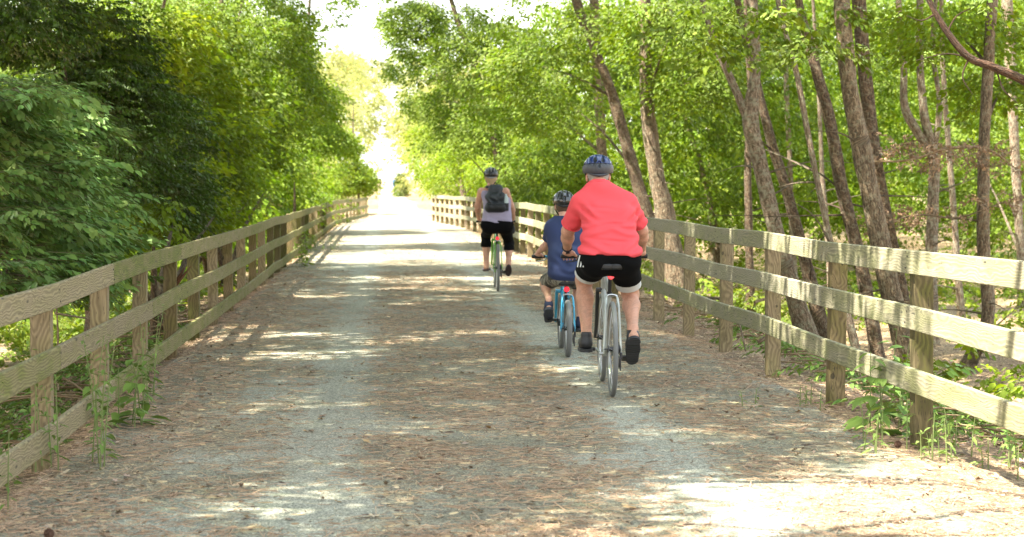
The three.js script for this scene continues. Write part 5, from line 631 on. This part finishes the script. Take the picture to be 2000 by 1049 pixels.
// dead sticks
const M_STICK = std({ name: 'dead_wood', map: B_PALE.map, color: lin(0.85, 0.75, 0.62), roughness: 0.95 }), M_STICKD = std({ name: 'dark_dead_wood', map: B_DARK.map, roughness: 0.95 });
function stick(label, pts, r0, mat = M_STICK, group, name = 'dead_branch') { const o = pts[0], S = thing(name, label, 'branch', o.toArray(), group); part('stick', limb(pts.map((p) => p.clone().sub(o)), pts.map((_, i) => mix(r0, r0 * 0.4, i / (pts.length - 1))), 7, pts.length * 5, 0.25, r0 * 1e4), mat, S); return S; }
stick('pale curved dead stick arching behind the second left post', [[190, 655], [240, 628], [290, 612], [345, 628]].map(([x, y]) => atX(x, y, -2.35)), 0.02);
stick('straight grey twig lying across the gap below the top left board', [[108, 612], [170, 622], [215, 630]].map(([x, y]) => atX(x, y, -2.25)), 0.008);
stick('upright pale dead stem behind the first left gap', [[112, 720], [113, 650], [110, 598]].map(([x, y]) => atX(x, y, -2.4)), 0.012);
{ const g = at(345, 548, 17.45), S = thing('splintered_branch', 'splintered orange brown end of wood caught on the middle board of the left fence', 'branch', [g.x + 0.02, g.y, g.z]); for (const [a, b, c] of [[0, 0, 0], [0.02, 0.02, 0.01], [-0.015, 0.01, 0.0]]) part('splinter', limb([V(-0.09 + a, -0.09, 0), V(a, b, c), V(0.08 + a * 2, 0.1 + b * 2, c * 3)], [0.024, 0.02, 0.003], 6, 8, 0.3, a * 100 + 3), std({ color: lin(0.42, 0.23, 0.11), roughness: 0.9, map: B_PALE.map }), S); }
stick('dark crooked stick hanging out below the lowest right board', [[1376, 582], [1420, 590], [1442, 625], [1458, 690]].map(([x, y]) => atX(x, y, 3.45)), 0.018, M_STICKD);
stick('dark bent root curling on the slope behind the third right post', [[1480, 668], [1520, 650], [1560, 672], [1590, 690]].map(([x, y]) => at(x, y, 17.5)), 0.024, M_STICKD);
stick('bare pale twigs crossing the sunny gap behind the right fence', [[1475, 590], [1540, 570], [1600, 560], [1640, 548]].map(([x, y]) => at(x, y, 21)), 0.016);
stick('long fallen pole lying on the slope in the lower right corner', [[1838, 845], [1890, 880], [1950, 905], [2050, 930]].map(([x, y]) => at(x, y, 12.6)), 0.03);
{ // a brush pile of sticks too tangled to count on either bank
  const r = rngOf(620), gs = [];
  for (let k = 0; k < 750; k++) { const right = r() < 0.45, d = mix(10.5, 26, r()), x = right ? mix(3.5, 5.5, r()) : mix(-2.25, -3.6, r()), a = r() * 6.283, L = 0.3 + 0.9 * r() ** 2, y = groundY(x, -d) + 0.02 + 0.22 * r() ** 2 * (right ? 0.6 : 1.3), dx = Math.cos(a) * L / 2, dz = Math.sin(a) * L / 2, t = (r() - 0.5) * 0.35; gs.push(limb([V(x - dx, y - t * L / 2, -d - dz), V(x + 0.05 * r(), y + 0.06 * r(), -d), V(x + dx, y + t * L / 2, -d + dz)], [0.008, 0.007, 0.003], 5, 4)); }
  tag(part('brushwood', gs, M_STICK, scene, 'stuff'), 'tangle of dead sticks lying on the banks behind both fences');
}
// withered leaves hanging on a broken bough between the trunks at right
{
  const W = thing('withered_bough', 'broken bough of curled brown leaves hanging between the swollen fork and the crooked trunk', 'branch', at(1850, 290, 25).toArray()), o = W.position;
  part('stick', limb([[1700, 316], [1780, 312], [1850, 290], [1930, 292], [1985, 330]].map(([x, y]) => at(x, y, 25).sub(o)), [0.008, 0.016, 0.022, 0.02, 0.008], 7, 20, 0.2, 4), M_STICK, W);
  crown(W, 'withered_leaves', [blob(1800, 300, 25, 60, 22, 22), blob(1860, 300, 25, 40, 25, 22), blob(1925, 305, 25, 32, 24, 18), blob(1760, 288, 25, 22, 18, 8), blob(1975, 320, 25, 20, 25, 8)], S_NEAR, M_BROWN, 631, { tilt: 1.2, size: 0.5, dense: 1.8, tone: 0.5 });
  const X = thing('withered_bough', 'lower dark bough with dead leaves before the foot of the forked trunk', 'branch', at(1790, 420, 25).toArray()), p = X.position;
  part('stick', limb([[1690, 450], [1790, 420], [1870, 425], [1960, 395]].map(([x, y]) => at(x, y, 25.2).sub(p)), [0.006, 0.014, 0.014, 0.005], 7, 16, 0.2, 5), M_STICKD, X);
  crown(X, 'withered_leaves', [blob(1740, 425, 25.2, 55, 20, 16), blob(1830, 420, 25.2, 60, 22, 18), blob(1940, 400, 25.2, 50, 25, 14), blob(1712, 435, 25.2, 14, 10, 6)], S_NEAR, M_BROWN, 632, { tilt: 1.2, size: 0.5, dense: 1.3, tone: 0.4 });
}
// pine cones on the litter
function cone(label, x, d, turn) {
  const C = thing('pine_cone', label, 'pine cone', [x, groundY(x, -d) + 0.04, -d]), m = std({ color: lin(0.10, 0.05, 0.03), roughness: 0.9 }), sc = []; C.rotation.set(0.2, turn, 1.4); C.scale.setScalar(0.5);
  for (let i = 0; i < 60; i++) { const t = i / 60, a = i * 2.4, rr = 0.034 * Math.sin(Math.PI * (0.12 + 0.85 * t)) + 0.004, g = new THREE.SphereGeometry(0.011, 6, 5).scale(1, 0.35, 0.9).rotateZ(0.5).translate(rr, (t - 0.5) * 0.085, 0).rotateY(a); sc.push(g); }
  part('scales', sc, m, C); part('core', new THREE.CapsuleGeometry(0.014, 0.06, 4, 8), m, C);
}
cone('dark pine cone lying on the litter left of the nearest right post', 2.96, 10.72, 0.6);
cone('pine cone at the bottom left corner of the picture', -1.43, 8.14, 2.1);
// fallen leaves: the nearest are pieces of the trail, the rest one mass
{
  const geo = [1, 2, 3].map((s) => { const r = rngOf(700 + s), P = [], I = [], n = 11; const out = []; for (let i = 0; i < n; i++) { const a = i / n * 6.283, k = (i & 1 ? 0.55 : 1) * (0.75 + 0.4 * r()); out.push([Math.cos(a) * k * 0.05, Math.sin(a) * k * 0.032]); } P.push(0, 0.004, 0); out.forEach(([x, z]) => P.push(x, 0.004 + 0.014 * r() + 6 * z * z, z)); for (let i = 0; i < n; i++) I.push(0, 1 + (i + 1) % n, 1 + i); const g = new THREE.BufferGeometry(); g.setAttribute('position', new THREE.Float32BufferAttribute(P, 3)); g.setIndex(I); g.computeVertexNormals(); return g; });
  const mats = [[0.38, 0.28, 0.18], [0.46, 0.36, 0.24], [0.26, 0.17, 0.11], [0.42, 0.27, 0.13]].map((c) => std({ color: lin(...c), roughness: 0.9, side: THREE.DoubleSide })), r = rngOf(710);
  for (let k = 0; k < 240; k++) { const d = mix(8.2, 17, r() ** 1.4), x = mix(-1.7, 3.0, r()); const m = part('fallen_leaf', geo[k % 3], mats[Math.floor(r() * 4)], trail); m.position.set(x, groundY(x, -d) + 0.008, -d); m.rotation.set((r() - 0.5) * 0.5, r() * 6.28, (r() - 0.5) * 0.5); m.scale.setScalar(0.3 + 0.55 * r() ** 2); }
  const ms = [], cs = [], q = new THREE.Quaternion(), e = new THREE.Euler();
  for (let k = 0; k < 11000; k++) { const side = r(), d = mix(8, 60, r() ** 1.5), x = side < 0.3 ? mix(-1.2, -4, r() ** 1.3) : side < 0.55 ? mix(2.2, 5, r()) : side < 0.8 ? mix(3, 9, r()) : mix(-1.6, 2.9, r()); if (side >= 0.8 && r() < 0.6 * track(x)) continue; e.set((r() - 0.5) * 0.9, r() * 6.28, (r() - 0.5) * 0.9); q.setFromEuler(e); const s = (side < 0.8 && side > 0.55 ? 0.8 : 0.45) * (0.4 + 0.8 * r()); ms.push(new THREE.Matrix4().compose(V(x, groundY(x, -d) + 0.012, -d), q, V(s, s, s))); const b = 0.5 + 0.8 * r(); cs.push(lin(b, b * (0.68 + 0.1 * r()), b * (0.42 + 0.15 * r()))); }
  tag(copies('leaf_litter', geo[0], std({ color: lin(0.36, 0.36, 0.36), roughness: 0.95, side: THREE.DoubleSide }), ms, cs, scene, 'stuff'), 'brown fallen leaves scattered over the verges and trail');
  const ns = [], nc = [], needle = new THREE.BoxGeometry(0.1, 0.0022, 0.0028);
  for (let k = 0; k < 42000; k++) { const d = mix(8, 34, r() ** 1.6), x = mix(-2.4, 3.8, r()); if (r() < 0.85 * track(x) * 1.1) continue; if (noise2(x * 1.6, d * 1.6, 81) < 0.35 && r() < 0.8) continue; e.set((r() - 0.5) * 0.25, r() * 6.28, (r() - 0.5) * 0.25); q.setFromEuler(e); ns.push(new THREE.Matrix4().compose(V(x, groundY(x, -d) + 0.011 + 0.006 * r(), -d), q, V(0.5 + 0.8 * r(), 1, 1))); const b = 0.55 + 0.8 * r(); nc.push(lin(b, b * 0.66, b * 0.42)); }
  tag(copies('pine_needles', needle, std({ color: lin(0.40, 0.40, 0.40), roughness: 0.9 }), ns, nc, scene, 'stuff'), 'brown pine needles strewn over the trail between the wheel tracks');
}
// ---------- far end of the trail ----------
{
  const d = 255, g = at(741, 366, d), G = thing('trail_gate', 'tiny grey barrier gate far away at the bright end of the trail', 'gate', [g.x, groundY(g.x, -d), -d]), m = std({ color: lin(0.16, 0.16, 0.17), roughness: 0.6, metalness: 0.3 });
  for (const x of [-0.9, 0.15]) part('post', bar(V(x, -0.1, 0), V(x, 1.15, 0), 0.08, 8), m, G); for (const y of [0.45, 1.05]) part('rail', bar(V(-1.4, y, 0), V(0.4, y, 0), 0.05, 8), m, G);
  const p = at(770, 366, 245), Q = thing('person', 'tiny far off walker in blue with a white hat at the bright trail end', 'person', [p.x, groundY(p.x, -245), -245]);
  const body = union([cap(V(0, 1.0, 0), V(0, 1.35, 0.02), 0.16, 0.19), cap(V(0, 1.45, 0), V(0, 1.55, 0), 0.06), ell(V(0, 1.64, 0), 0.09, 0.12, 0.1), ...[-1, 1].flatMap((s) => [cap(V(s * 0.1, 0.95, 0), V(s * 0.12, 0.5, -0.06 * s), 0.09, 0.065), cap(V(s * 0.12, 0.5, -0.06 * s), V(s * 0.12, 0.08, 0.1 * s), 0.06, 0.04), cap(V(s * 0.12, 0.05, 0.1 * s), V(s * 0.13, 0.04, -0.08 + 0.1 * s), 0.045), cap(V(s * 0.2, 1.38, 0), V(s * 0.27, 1.08, 0), 0.06, 0.05), cap(V(s * 0.27, 1.08, 0), V(s * 0.24, 0.82, -0.1), 0.045, 0.035)])], 0.05);
  part('body', netMesh(body, [-0.4, -0.02, -0.3], [0.4, 1.85, 0.3], 0.03), SKIN, Q);
  part('shirt', netMesh((x, y, z) => Math.max(body(x, y, z) - 0.02, 0.95 - y, y - 1.5, Math.abs(x) - 0.29), [-0.4, 0.8, -0.35], [0.4, 1.6, 0.35], 0.03), std({ color: lin(0.03, 0.13, 0.5), roughness: 0.9 }), Q);
  part('shorts', netMesh((x, y, z) => Math.max(body(x, y, z) - 0.02, 0.55 - y, y - 0.97, Math.abs(x) - 0.22), [-0.4, 0.4, -0.35], [0.4, 1.1, 0.35], 0.03), std({ color: lin(0.03, 0.09, 0.4), roughness: 0.9 }), Q);
  part('hat', [new THREE.SphereGeometry(0.115, 14, 8, 0, 6.283, 0, 1.6).translate(0, 1.68, 0), new THREE.CylinderGeometry(0.19, 0.19, 0.015, 18).translate(0, 1.68, 0)], C_WHITE, Q);
  const c = at(782, 366, 180), N = thing('conifer', 'small pointed dark conifer beside the far off walker', 'tree', [c.x, groundY(c.x, -180), -180]), cl = []; for (let k = 0; k < 8; k++) cl.push([c.x, N.position.y + 0.25 + k * 0.26, -180, 0.55 * (1 - k / 9), 0.25, 0.55 * (1 - k / 9), 30]);
  part('trunk', bar(V(0, -0.1, 0), V(0, 2.1, 0), 0.08, 7, 0.02), B_DARK, N); crown(N, 'crown', cl, S_HOLLY, M_LEAF, 641, { size: 1.2 });
}
renderer.render(scene, camera);
